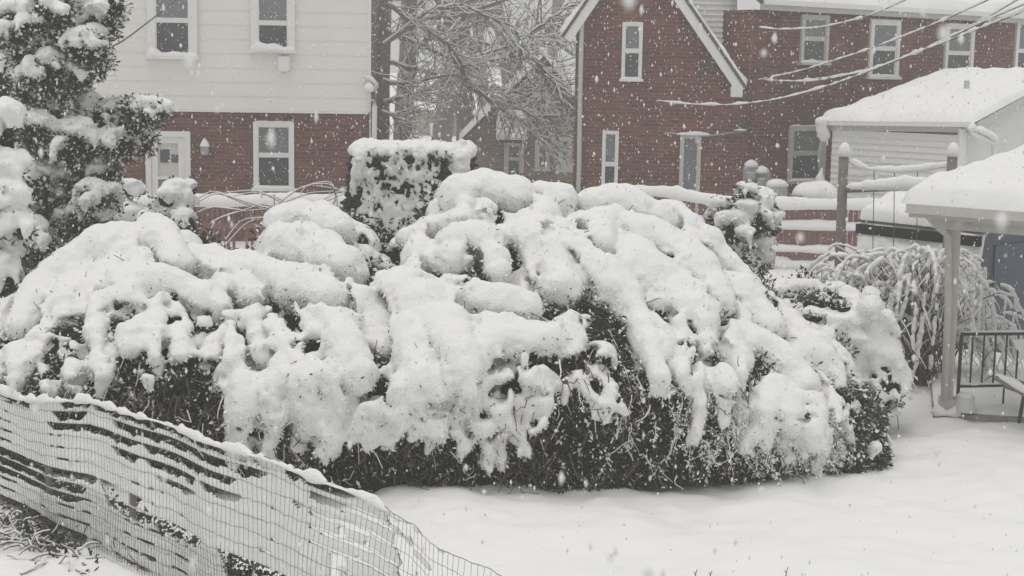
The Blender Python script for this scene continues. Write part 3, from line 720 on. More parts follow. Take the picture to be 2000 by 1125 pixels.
# ---------------------------------------------------------------- red wooden fence
def picket_fence(pts, label, z_rails, gap=.01, seed=0, base=0.0, pw=.085, snow_all=True):
    p = [P(*a) for a in pts]; o = (p[0][0], p[0][1], 0)
    t = thing('wooden_fence', label, 'fence', o, 0, 'red wooden fence runs')
    r = np.random.default_rng(seed); pk = MB(); rails = []; 
    for i in range(len(p) - 1):
        a, b = p[i].copy(), p[i + 1].copy(); L = np.linalg.norm((b - a)[:2]); d = (b - a) / L; n = np.array([d[1], -d[0], 0]); n /= np.linalg.norm(n)
        MB().beam((a[0], a[1], -.1), (a[0], a[1], a[2] - .02), .11, .11, up=(0, 1, 0)).build('post', REDW, t)
        u = .08
        while u < L - .05:
            c = a + d * u; zt = (a[2] + (b[2] - a[2]) * u / L) - .07 + r.normal(0, .004)
            pk.beam((c[0], c[1], base), (c[0], c[1], zt), .02, pw, up=d) if False else pk.prism([c * (1, 1, 0) + (0, 0, base), c * (1, 1, 0) + d * (1, 1, 0) * pw + (0, 0, base), c * (1, 1, 0) + d * (1, 1, 0) * pw + (0, 0, zt), c * (1, 1, 0) + (0, 0, zt)], -n * .02)
            u += pw + (gap if r.random() < .85 else gap * 4)
    pk.build('picket_panel', REDW, t)
    for zf in z_rails:
        rl = MB(); c = []
        for i in range(len(p)):
            e = p[min(i + 1, len(p) - 1)] - p[max(i - 1, 0)]; n = np.array([e[1], -e[0], 0]); n /= np.linalg.norm(n)
            c.append(np.array([p[i][0], p[i][1], p[i][2] * zf - .03]) + n * .05)
        for q0, q1 in zip(c[:-1], c[1:]): rl.beam(q0, q1 + (q1 - q0) * .002, .13 if zf == 1 else .07, .05 if zf == 1 else .11)
        ro = rl.build('rail', REDW, t)
        if snow_all or zf == 1: V, Fc = snow_strip(np.array(c) + (0, 0, .025 if zf == 1 else .05), .22 if zf == 1 else .16, .18 if zf == 1 else .13, seed + int(zf * 90), .10, .13)
        if snow_all or zf == 1: link('snow_cover', V, Fc, SNOW, ro, True)
    return t
picket_fence([(60, 398, 30), (240, 396, 30), (372, 396, 30), (540, 396, 30), (700, 396, 30)], 'red wooden picket fence below the cream house, one flat rail of snow', (1, .62, .12), .05, 1, pw=.055, snow_all=False)
picket_fence([(1190, 374, 31), (1300, 378, 30.6), (1410, 398, 30.2), (1505, 402, 30), (1650, 403, 29.6), (1800, 405, 29.4)], 'dark red wooden fence in front of the brick gable house, three snow-laden rails', (1, .66, .30), .015, 2, base=.25)

# ---------------------------------------------------------------- yard things at the far right
def trellis():
    d = 20.5; p = P(1650, 300, d); q = P(1862, 300, 20.2)
    t = thing('wire_trellis', 'rustic two-post trellis with snow-topped log rail and sagging wire', 'trellis', (p[0], p[1], 0))
    for (b, h, x) in ((p, p[2] + .0, 1), (q, q[2], 2)):
        m = MB(); m.tube([(b[0] + .02, b[1], -.1), (b[0], b[1], h * .5), (b[0] - .01, b[1], h - .03)], [.075, .068, .066], 9); po = m.build('post', OLDW, t, True)
        s = MB(); s.lathe((b[0] - .005, b[1], h - .04), [(.07, 0), (.085, .05), (.07, .12), (.045, .17), (.012, .19)], 12); s.build('snow_cover', SNOW, po, True)
    a = P(1652, 370, d - .1); b = P(1862, 366, 20.1); m = MB(); m.tube([a, (a + b) / 2 + (0, 0, .01), b], .045, 8); ro = m.build('rail', OLDW, t, True)
    V, Fc = snow_strip([a + (0, 0, .02), b + (0, 0, .02)], .13, .12, 5, .06); link('snow_cover', V, Fc, SNOW, ro, True)
    pts = np.array([P(x, y, d) for x, y in ((1656, 315), (1672, 324), (1700, 331), (1750, 335), (1800, 332), (1838, 326), (1860, 322))]); m = MB(); m.tube(pts, .012, 6); wo = m.build('wire', CABLE, t, True)
    V, Fc = snow_strip(pts, .06, .06, 6, .05); link('snow_cover', V, Fc, SNOW, wo, True)
    hw = []
    for x in (1707, 1747, 1792):
        hw.append((np.array([P(x, 332, d), P(x - 1, 420, d), P(x - 3, 520, d)]), np.full(3, .006)))
    V, Q = tubes(hw, 5); link('hanging_wire', V, Q, WIRE, t, True)
trellis()

def shed():
    k = P(1908, 458, 21.0); wv = np.array([.75, .66, 0]); l = np.array([-.66, .75, 0]); LN = 1.8
    t = thing('garden_shed', 'slate blue barn-roofed shed under deep snow at the right edge', 'shed', (k[0], k[1], 0))
    zk = k[2]; prof = [(-.30, .0), (-.22, .55), (0, zk), (.95, zk + .36), (1.9, zk), (2.12, .55), (2.2, 0)]
    def pt(a, z, s): return np.array([k[0], k[1], 0]) + wv * a + l * s + (0, 0, z)
    fr = MB(); fr.prism([pt(a, z, 0) for a, z in prof], l * LN); fr.build('wall', BLUE, t)
    tr = MB()
    for (a, b) in zip(prof[1:-1], prof[2:-1] + [prof[-2]]):
        if a == b: continue
        tr.beam(pt(a[0], a[1], -.06), pt(b[0], b[1], -.06), .06, .09, up=l)
    tr.build('trim_board', GREYT, t)
    dr = MB(); dr.prism([pt(.45, .1, -.03), pt(1.45, .1, -.03), pt(1.45, 1.5, -.03), pt(.45, 1.5, -.03)], l * .025); do = dr.build('door', BLUE, t)
    for (a, b) in ((-.05, zk - .08),): 
        e = MB(); e.beam(pt(a - .06, b, -.12), pt(a - .06, b, LN + .1), .1, .14); e.build('eave_shadow_strip', CORE, t)  # near-black strip stands in for the shadow beneath the roof overhang
    for (i, T, sd_) in ((1, .10, 1), (2, .20, 2), (3, .2, 3), (4, .1, 4)):
        a, b = prof[i], prof[i + 1]; ex = -.09 if i == 2 else 0
        q = [pt(a[0] + ex, a[1] + .02, -.14), pt(a[0] + ex, a[1] + .02, LN + .12), pt(b[0], b[1] + .02, LN + .12), pt(b[0], b[1] + .02, -.14)]
        MB().prism(q, (0, 0, .03)).build('roof', SHING, t)
        Vs, Fs = snow_slab([x + (0, 0, .03) for x in q], T, 40, 24, .2, sd_, .025); link('snow_cover', Vs, Fs, SNOW, t, True)
shed()

def pavilion():
    FL = P(1781, 396, 16.5); e1 = np.array([.79, -.61, 0]); e2 = np.array([.61, .79, 0]); zE = FL[2]; sl = .105
    t = thing('patio_pavilion', 'beige patio roof on a post, thick rounded snow on top, at right', 'pavilion', (FL[0], FL[1], 0))
    q = [FL, FL + e1 * 4.0, FL + e1 * 4.0 + e2 * 4.2 + (0, 0, sl * 4.2), FL + e2 * 4.2 + (0, 0, sl * 4.2)]
    MB().prism(q, (0, 0, -.05)).build('roof', PAINTW, t)
    f = MB(); f.beam(q[0] - e1 * .02 - (0, 0, .07), q[1] - (0, 0, .07), .04, .17); f.beam(q[0] - (0, 0, .07) - e1 * .02 + e2 * .02, q[3] - (0, 0, .07) - e1 * .02, .04, .17); f.build('fascia', PAINTW, t)
    g = MB(); n = -e2
    g.beam(q[0] + n * .09 - (0, 0, .05), q[1] + n * .09 - (0, 0, .05), .12, .10); g.build('gutter', PAINTW, t)
    pc = FL + e1 * .50 + e2 * .28; bm = MB(); bm.beam(pc - e1 * .35 + (0, 0, -.20), pc + e1 * 3.4 + (0, 0, -.20), .09, .16); bm.beam(pc - e2 * .2 + (0, 0, -.16), pc + e2 * 3.6 + (0, 0, -.16 + sl * 3.6), .09, .14); bm.build('beam', PAINTW, t)
    base = G(1848, 803, .07); top = P(1866, 412, base[1] - .02)
    m = MB(); m.beam(base, top + (0, 0, .02), .135, .135, up=(0.3, 1, 0)); po = m.build('post', PAINTW, t)
    fl = MB(); fl.beam(base, base + (0, 0, .16), .19, .19, up=(0.3, 1, 0)); fl.build('post_foot', PAINTW, po)
    V, Fc = snow_strip([base + (-.17, -.05, 0), base + (-.02, -.13, 0), base + (.12, -.12, 0)], .16, .12, 3, .05); link('snow_cover', V, Fc, SNOW, po, True)
    dn = MB(); d0 = base[1] - .12; dn.tube([P(1812, 408, 16.55), P(1816, 424, 16.6), P(1830, 440, d0 - .06), P(1852, 462, d0), P(1852, 600, d0), P(1845, 780, d0)], .042, 8); dn.build('downspout', PAINTW, t, True)
    Vs, Fs = snow_slab([q[0] + n * .15 - e1 * .06, q[1] + n * .15, q[2], q[3] - e1 * .06], .23, 90, 70, .28, 12, .03); link('snow_cover', Vs, Fs, SNOW, t, True)
    # slab with a rough edge
    a = G(1822, 818, .0); b = a + np.array([5, -1.1, 0]); c = b + (0.9, 4, 0); dd = a + (1.0, 4.0, 0)
    s = MB(); s.prism([a + (0, 0, -.05), b + (0, 0, -.05), c + (0, 0, -.05), dd + (0, 0, -.05)], (0, 0, .12)); so_ = s.build('patio', CONC); so_['kind'] = 'structure'
    i = np.array([.03, .05, 0]); Vs, Fs = snow_slab([a + i + (0, 0, .074), b + i + (0, 0, .074), c + (0, 0, .074), dd + (0, 0, .074)], .05, 80, 50, .2, 15, .02)
    sn = link('patio_snow', Vs, Fs, SNOW, smooth=True); sn['kind'] = 'structure'
    # iron railing
    ra = P(1878, 652, base[1] + .05); rb = P(2060, 651, base[1] + .25); lo = .35
    rt = thing('iron_railing', 'black iron baluster railing beside the pavilion post', 'railing', (ra[0], ra[1], 0))
    m = MB(); m.beam(ra, rb, .045, .035); ro = m.build('top_rail', IRON, rt)
    V, Fc = snow_strip([ra + (0, 0, .017), rb + (0, 0, .017)], .04, .022, 5, .05); link('snow_cover', V, Fc, SNOW, ro, True)
    la = ra.copy(); la[2] = lo; lb = rb.copy(); lb[2] = lo; m = MB(); m.beam(la, lb, .035, .03); r2 = m.build('bottom_rail', IRON, rt)
    V, Fc = snow_strip([la + (0, 0, .015), lb + (0, 0, .015)], .035, .022, 7, .05); link('snow_cover', V, Fc, SNOW, r2, True)
    N = 9
    for j in range(N):
        x = ra + (rb - ra) * (j / (N - 1)) * .98; m = MB(); wd = .032 if j == 0 else .017
        z0 = .07 if j in (0, 4, 8) else lo - .012
        m.beam((x[0], x[1], z0), (x[0], x[1], x[2] - .016), wd, wd, up=(0, 1, 0)); m.build('baluster', IRON, rt)
    # bucket with snow, upside down by the post
    bk = G(1884, 803, .1); o = thing('bucket', 'pale plastic bucket upside down at the foot of the pavilion post', 'bucket', bk)
    m = MB(); m.lathe(bk, [(.125, 0), (.13, .012), (.12, .02), (.10, .16), (.095, .165)], 18); m.build('body', PLAST, o, True)
    s = MB(); s.lathe(bk + (0, 0, .163), [(.097, 0), (.10, .02), (.07, .045), (.02, .055)], 18); s.build('snow_cover', SNOW, o, True)
    # leaning folded chair, mostly out of frame
    c0 = G(1992, 826, .1); o = thing('folding_chair', 'folding patio chair with snow along its arm, cut by the right edge', 'chair', c0)
    D = c0[1]; 
    m = MB(); m.beam(P(1944, 737, D), P(2040, 792, D - .1), .05, .055); a_ = m.build('arm', OLDW, o)
    V, Fc = snow_strip([P(1944, 735, D) + (0, 0, .02), P(2040, 790, D - .1) + (0, 0, .02)], .075, .055, 4, .04); link('snow_cover', V, Fc, SNOW, a_, True)
    for (x0, y0, x1, y1) in ((2000, 770, 1990, 826), (2036, 660, 2060, 838)):
        e = P(x1, y1, D); m = MB(); m.beam(P(x0, y0, D - .05), (e[0], e[1], .1), .03, .03, up=(0, 1, 0)); m.build('leg', IRON, o)
    m = MB(); m.prism([P(1976, 664, D), P(2060, 660, D - .1), P(2075, 740, D + .05), P(2000, 704, D)], (0.02, .03, 0)); m.build('backrest', PLAST, o)
    m = MB(); m.prism([P(1960, 752, D + .1), P(2060, 790, D), P(2090, 770, D + .5), P(1990, 742, D + .5)], (0, 0, -.03)); m.build('seat', OLDW, o)
pavilion()

def bin_box():
    c = P(1592, 385, 31.5); o = thing('storage_box', 'dark slatted box heaped with a smooth dome of snow behind the red fence', 'box', (c[0], c[1], 0))
    zt = c[2] + .02; wx = .42; m = MB(); m.box((c[0] - wx, c[1], 0), (c[0] + wx, c[1] + .6, zt)); b = m.build('body', OLDW, o)
    sl = MB()
    for i in range(4): sl.box((c[0] - wx * .75, c[1] - .02, zt - .07 - i * .08), (c[0] + wx * .45, c[1], zt - .02 - i * .08))
    sl.build('slats', IRON, o)
    S = SDF((c[0] - .8, c[1] - .4, zt - .15), (c[0] + .8, c[1] + 1, zt + .55), .03)
    S.ell((c[0] + .02, c[1] + .3, zt + .02), (.44, .38, .25)); S.ell((c[0] + .18, c[1] + .3, zt + .06), (.3, .36, .24)); S.ell((c[0] + .32, c[1] + .2, zt - .02), (.16, .3, .2)); S.noise(.2, .01, 2)
    V, Q = S.surf(); link('snow_cover', V, Q, SNOW, o, True)
    c = P(1517, 362, 33); o = thing('round_drum', 'snow-capped round drum by the brick wall, beside the meters', 'drum', (c[0], c[1], 0))
    m = MB(); m.lathe((c[0], c[1], 0), [(.22, 0), (.24, .3), (.24, c[2] - .05), (.2, c[2])], 16); m.build('body', STEEL, o, True)
    s = MB(); s.lathe((c[0], c[1], c[2]), [(.22, -.04), (.24, .02), (.19, .09), (.10, .13), (.03, .14)], 16); s.build('snow_cover', SNOW, o, True)
bin_box()

# ---------------------------------------------------------------- overhead cables
def cable(pts, label, rad=.012, snow=.03, seed=0):
    p = np.array([P(*a) for a in pts]); s = np.linspace(0, len(p) - 1, 40)
    c = np.stack([np.interp(s, range(len(p)), p[:, i]) for i in range(3)], 1)
    for _ in range(6): c[1:-1] = (c[:-2] + 2 * c[1:-1] + c[2:]) / 4
    t = thing('overhead_cable', label, 'cable', c[0], 0, 'overhead cables'); 
    V, Q = tubes([(c, np.full(len(c), rad))], 6); link('wire', V, Q, CABLE, t, True)
    if snow:
        V, Fc = snow_strip(c + (0, 0, rad * .3), snow * 1.4, snow, seed, .08, .5); link('snow_cover', V, Fc, SNOW, t, True)
cable([(1482, 53, 34.6), (1520, 58, 34), (1600, 55, 32), (1690, 34, 29), (1770, 0, 26), (1850, -45, 23)], 'uppermost snow-coated cable looping from the brick corner to the eaves', .011, .026, 1)
cable([(1480, 156, 34.4), (1560, 140, 32), (1700, 96, 28), (1830, 45, 25), (1930, 0, 23), (2040, -55, 20)], 'straight snowy cable crossing the middle of the brick wall windows', .011, .022, 2)
cable([(1500, 158, 34.4), (1570, 158, 32.5), (1690, 140, 29), (1800, 100, 26), (1900, 50, 24), (2030, -25, 21)], 'upper of the two snowy cables that meet below the middle window', .010, .022, 3)
cable([(1483, 155, 34.4), (1580, 161, 31.8), (1700, 138, 28.5), (1830, 85, 25), (1920, 42, 23.4), (2040, -8, 21)], 'lower of the paired snowy cables starting at the brick corner', .010, .020, 4)
cable([(1281, 196, 34.6), (1340, 204, 33.5), (1430, 206, 32), (1520, 195, 30.5), (1620, 168, 29), (1700, 138, 27.6), (1830, 88, 25), (2030, 10, 21)], 'thickest and lowest snowy cable, sagging across the brick gable wall', .015, .032, 5)
cable([(-60, 135, 19), (60, 100, 20), (215, 100, 23), (300, 35, 26), (345, 0, 28), (420, -60, 31)], 'single bare dark cable slanting past the upper windows of the cream house', .012, 0, 6)

# ================================================================ SNOW-BENT VEGETATION
def spx(d): return d / FPX                              # metres a pixel spans at distance d

def bush(name, label, cat, blobs, leaf=.06, nleaf=9000, vox=.03, cap=(3, .55), seed=0, lm=LEAFC, lump=.02, group=None, aspect=.4, cover=.75, dust=.14, stem=None, capz=.55):
    """foliage clumps, each carrying its own pads of snow"""
    r = np.random.default_rng(seed); C = np.array([b[0] for b in blobs]); Rr = np.array([b[1] for b in blobs])
    base = C[C[:, 2].argmin()].copy(); base[2] = max(0, C[:, 2].min() - Rr.max()) if stem is None else 0
    t = thing(name, label, cat, base, 0, group)
    lo = (C - Rr[:, None] * 1.6).min(0) - .1; hi = (C + Rr[:, None] * 1.7).max(0) + .1
    B = SDF(lo, hi, max(vox, .04)); S = SDF(lo, hi, vox)
    for c, q in zip(C, Rr):
        B.ell(c, q * np.array([.8, .8, .85]), .05)
        for _ in range(cap[0]):
            if r.random() > cover: continue
            a = r.uniform(0, 2 * math.pi) if r.random() < .4 else r.uniform(-2.6, -.5); e = r.uniform(.1, 1.25)
            dv = np.array([math.cos(a) * math.cos(e), math.sin(a) * math.cos(e), math.sin(e)]); p = c + dv * q * r.uniform(.85, 1.05)
            z = q * cap[1] * r.uniform(.5, 1.15)
            S.ell(p, (z * r.uniform(.8, 1.2), z * r.uniform(.8, 1.2), z * capz), .05)
            if r.random() < .7:
                o = np.array([dv[0], dv[1], 0]) * z * .9; S.chain([p, p + o + (0, 0, -z * .35), p + o * 1.35 + (0, 0, -z * 1.15)], [z * .45, z * .36, z * .16], .05)
        if r.random() < cover:
            S.ell(c + (0, 0, q * .75), (q * .8, q * .8, q * .40), .06)
    S.noise(.16, lump, seed); S.noise(.07, lump * .55, seed + 1); S.noise(max(.04, vox * 1.4), lump * .3, seed + 2)
    B.noise(.15, .03, seed + 3)
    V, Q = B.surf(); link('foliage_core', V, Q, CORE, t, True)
    p, n = on_mesh(V, Q, nleaf, seed); p = p + n * r.uniform(-.06, .10, (nleaf, 1)) * Rr.mean() / .3
    k = S.at(p) > -.03; p, n = p[k], n[k]; sn = r.random(len(p)) < dust
    LV, LQ = leaves(p[~sn], leaf, aspect, seed + 4, nrm=n[~sn]); link('foliage', LV, LQ, lm, t)
    if sn.any():
        LV, LQ = leaves(p[sn] + n[sn] * .02, leaf * .8, .8, seed + 5, nrm=n[sn]); link('snow_dusted_leaves', LV, LQ, SNOW, t)
    V, Q = S.surf(); link('snow_cover', V, Q, SNOW, t, True)
    p, nn = on_mesh(V, Q, nleaf // 4, seed + 7, keep=lambda c, m_: np.where(m_[:, 2] < .2, 1.0, .15)); LV, LQ = leaves(p - nn * .006, leaf * .75, .5, seed + 8, .7, nn * .4); link('snow_sprays', LV, LQ, SNOW, t)
    if stem:
        V, Q = tubes(stem, 8); link('trunk', V, Q, BARK, t, True)
    return t

def pxblobs(L, d, dj=.3, seed=0, sc=1.0, fill=0, fr=.6):
    r = np.random.default_rng(seed); out = []
    for b in L:
        dd = d + (b[3] if len(b) > 3 else r.uniform(-dj, dj)); out.append((P(b[0], b[1], dd), b[2] * spx(dd) * sc))
    for _ in range(fill):
        i, j = r.integers(0, len(out), 2); p, q = out[i], out[j]
        if np.linalg.norm(p[0] - q[0]) > 1.2: continue
        out.append(((p[0] + q[0]) / 2 + (0, r.uniform(.0, dj), 0), (p[1] + q[1]) / 2 * fr * 1.3))
    return out

# ---- tall evergreen at the left, and the near boughs at the frame's edge
ev = [(40, 50, 42), (95, 25, 52), (150, 15, 50), (200, 40, 36), (222, 15, 22), (60, 105, 42), (120, 85, 48), (172, 95, 40), (195, 120, 26), (90, 145, 40), (150, 145, 32), (60, 175, 32), (110, 185, 40), (40, 20, 30),
      (110, 215, 52), (160, 225, 46), (75, 250, 44), (205, 240, 38), (240, 235, 36), (270, 225, 34), (298, 220, 26), (270, 265, 30), (230, 285, 36), (150, 285, 52), (90, 305, 52), (190, 335, 40), (70, 350, 42),
      (140, 365, 50), (190, 390, 36), (105, 425, 50), (160, 440, 40), (60, 475, 48), (110, 500, 42), (45, 535, 44), (190, 430, 28), (215, 400, 22), (30, 590, 40), (60, 420, 40), (150, 490, 30), (10, 640, 45), (40, 690, 40), (90, 560, 40),
      (120, 330, 45, .5), (100, 240, 45, .5), (110, 120, 45, .5), (100, 450, 50, .5), (60, 600, 50, .5)]
b0 = P(95, 300, 18.3)
bush('evergreen_tree', 'tall dark evergreen with snow clumps rising before the cream siding at left', 'tree',
     pxblobs(ev, 18.0, .35, 3, 1.0, 40), .058, 56000, .02, (9, .44), 21, LEAFC, .022, cover=.74, dust=.26,
     stem=[(np.array([(b0[0], b0[1] + .4, -.1), (b0[0], b0[1] + .4, 1.5), (b0[0] + .05, b0[1] + .4, 3.9)]), np.array([.13, .11, .06]))])
nb_ = [(5, 235, 36), (-20, 280, 50), (15, 330, 34), (20, 395, 40), (40, 445, 30), (0, 450, 45), (15, 490, 32), (-10, 560, 40), (5, 530, 34), (-30, 390, 50), (-40, 500, 50), (-30, 640, 55), (-50, 320, 50), (2, 620, 25), (-55, 720, 58), (-60, 800, 52)]
bush('edge_conifer', 'conifer boughs drooping under heavy snow pads, cut off by the left frame edge', 'tree',
     pxblobs(nb_, 15.6, .2, 5, 1.0, 8), .06, 7000, .022, (5, .75), 33, LEAFC, .014, cover=.95,
     stem=[(np.array([(-5.75, 15.8, -.1), (-5.7, 15.8, 1.5), (-5.6, 15.8, 3.4)]), np.array([.1, .08, .05]))])
tw = [(2, 90, 30), (-15, 130, 34), (-5, 30, 30), (-25, 60, 40), (8, 170, 22), (-20, 190, 30), (-40, 260, 42), (-45, 340, 48), (-50, 420, 50), (-50, 500, 52), (-50, 570, 48), (-60, 300, 45), (-70, 450, 50)]
bush('background_conifer', 'dark snowy conifer edge showing left of the tall evergreen top', 'tree', pxblobs(tw, 22.0, .3, 6), .07, 3500, .03, (3, .5), 35, LEAFC, .014, cover=.6,
     stem=[(np.array([P(-20, 200, 22.2) * (1, 1, 0), P(-20, 100, 22.2), P(-20, 0, 22.2)]), np.array([.1, .08, .05]))])

# ---- square clipped hedge behind
def square_hedge():
    d = 20.5; a, b = P(672, 470, d), P(925, 470, d); zt = P(800, 300, d)[2]; r = np.random.default_rng(8)
    t = thing('clipped_hedge', 'flat-topped clipped hedge with white-flecked dark leaves and a level snow cap', 'hedge', ((a[0] + b[0]) / 2, d + .5, 0))
    tl, tr = P(695, 300, d), P(912, 300, d); bl, br = P(640, 600, d), P(925, 600, d)
    def fp(u, v): return (bl * (1 - u) + br * u) * (1 - v) + (tl * (1 - u) + tr * u) * v
    dep = 1.2; m = MB()
    V = [np.array([bl[0], d, 0]), np.array([br[0], d, 0]), np.array([tr[0], d + .05, zt]), np.array([tl[0], d + .05, zt])]
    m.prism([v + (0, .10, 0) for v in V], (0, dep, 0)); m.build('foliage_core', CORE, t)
    n = 17000; f = r.integers(0, 10, n); u = r.random(n); v = r.random(n) ** .8; V = np.array(V)
    side = f >= 8; uu = np.where(f == 8, 0.0, np.where(f == 9, 1.0, u)); yy = np.where(side, r.random(n) * dep, r.uniform(-.05, .12, n))
    p = ((V[0] * (1 - uu[:, None]) + V[1] * uu[:, None]) * (1 - v[:, None]) + (V[3] * (1 - uu[:, None]) + V[2] * uu[:, None]) * v[:, None]); p[:, 1] += yy; p += r.normal(0, .03, (n, 3))
    LV, LQ = leaves(p, .085, .7, 9); link('foliage', LV, LQ, LEAF, t)
    S = SDF(V.min(0) - .25, V.max(0) + (.25, dep + .2, .35), .016)
    for i in range(13):
        for j in range(7):
            x = tl[0] + (tr[0] - tl[0]) * i / 12; S.ell((x, d + .12 + (dep - .1) * j / 6, zt + .02 + r.normal(0, .012)), (.11, .14, .09 + .03 * r.random()), .05)
    for i in range(10): S.ell((tr[0] - .06 + r.normal(0, .02), d - .02, zt - .04 * i), (.09, .1, .07), .05)
    for i in range(7): S.ell((tl[0] + .04, d - .02, zt - .05 * i), (.08, .09, .06), .05)
    S.ell((tr[0] - .08, d + .1, zt + .12), (.05, .06, .07), .04)
    for i in range(1150):                      # snow caught on the leaves of its face
        u_, v_ = r.random(), r.random() ** .9; q = fp(u_, 0) * 0 + ((V[0] * (1 - u_) + V[1] * u_) * (1 - v_) + (V[3] * (1 - u_) + V[2] * u_) * v_)
        dens = .5 + .5 * math.sin(u_ * 9 + 2 * math.sin(v_ * 7)) * math.cos(v_ * 8 + u_ * 3)
        if r.random() > .30 + .75 * dens: continue
        s = r.uniform(.015, .040); e = r.normal(0, .5); S.cone(q + (0, -.04 - r.random() * .03, .02), q + (e * s * 1.5, -.075, -s * 1.6), s * 1.05, s * .45, .03)
    S.noise(.05, .007, 4); S.noise(.2, .01, 5); Vs, Qs = S.surf(); link('snow_cover', Vs, Qs, SNOW, t, True)
square_hedge()

# ---- shrubs between the hedge and the fences
sm = [(345, 378, 26), (325, 395, 24), (310, 410, 22), (368, 372, 16), (352, 402, 26), (335, 430, 34), (300, 440, 30), (320, 470, 50), (360, 440, 28), (322, 530, 48), (320, 590, 46), (320, 640, 44)]
bush('small_shrub', 'small ragged shrub capped in snow in front of the left red fence', 'shrub', pxblobs(sm, 21.0, .2, 9), .06, 3500, .022, (5, .55), 41, LEAF, .015, cover=.85)
rs = [(1470, 395, 26), (1455, 378, 20), (1490, 400, 24), (1440, 410, 22), (1470, 430, 36), (1430, 450, 34), (1490, 455, 26), (1460, 480, 36), (1425, 490, 34), (1475, 510, 28), (1450, 600, 50, .2), (1455, 655, 48, .2), (1400, 430, 20), (1405, 400, 12), (1440, 540, 50), (1500, 430, 16)]
bush('upright_shrub', 'upright dark-leaved shrub clumped with snow before the right red fence', 'shrub', pxblobs(rs, 20.0, .25, 10), .07, 7000, .02, (5, .62), 43, LEAFC, .016, cover=.8, dust=.2)
lf = [(250, 372, 18), (228, 385, 24), (265, 378, 14), (225, 410, 30), (240, 440, 40), (240, 500, 44), (242, 560, 44), (240, 615, 40)]
bush('low_shrub', 'rounded snow-covered shrub tucked between evergreen and left fence', 'shrub', pxblobs(lf, 22.0, .15, 12), .05, 1500, .025, (4, .8), 45, LEAFC, .012, cover=1.0)

def vine():
    d = 27.5; r = np.random.default_rng(12); t = thing('climbing_vine', 'tangled bare vine canes with snow arching over the left red fence', 'vine', P(520, 500, d) * (1, 1, 0))
    L = [[(560, 420), (480, 395), (420, 375), (380, 400), (372, 420)], [(600, 430), (540, 390), (500, 372), (440, 378)], [(660, 420), (658, 380), (645, 355), (610, 360), (580, 375)], [(670, 375), (600, 378), (545, 400), (510, 440)],
         [(400, 480), (420, 430), (460, 415), (520, 410)], [(560, 470), (590, 420), (640, 385), (672, 372)], [(440, 470), (470, 430), (520, 425), (560, 440)], [(380, 420), (410, 405), (470, 412)], [(500, 490), (530, 440), (600, 400)],
         [(620, 470), (600, 430), (560, 405), (500, 400)], [(535, 395), (545, 420), (540, 450)], [(640, 460), (650, 420), (665, 400)]]
    lines = []
    for l in L:
        for c in range(2):
            p = np.array([P(x + r.normal(0, 9) * (c > 0), y + r.normal(0, 8) * (c > 0), d + r.uniform(-.3, .3)) for x, y in l]); s = np.linspace(0, len(l) - 1, len(l) * 5)
            q = np.stack([np.interp(s, range(len(l)), p[:, i]) for i in range(3)], 1)
            for _ in range(4): q[1:-1] = (q[:-2] + 2 * q[1:-1] + q[2:]) / 4
            lines.append((q, np.linspace(.009, .004, len(q))))
    V, Q = tubes(lines, 5); link('canes', V, Q, TWIG, t, True)
    V, Q = tubes([(p + (0, 0, .02), np.maximum(.008, a * .8)) for p, a in snow_lines(lines, 1.0, .009, .8)], 6); link('snow_cover', V, Q, SNOW, t, True)
vine()

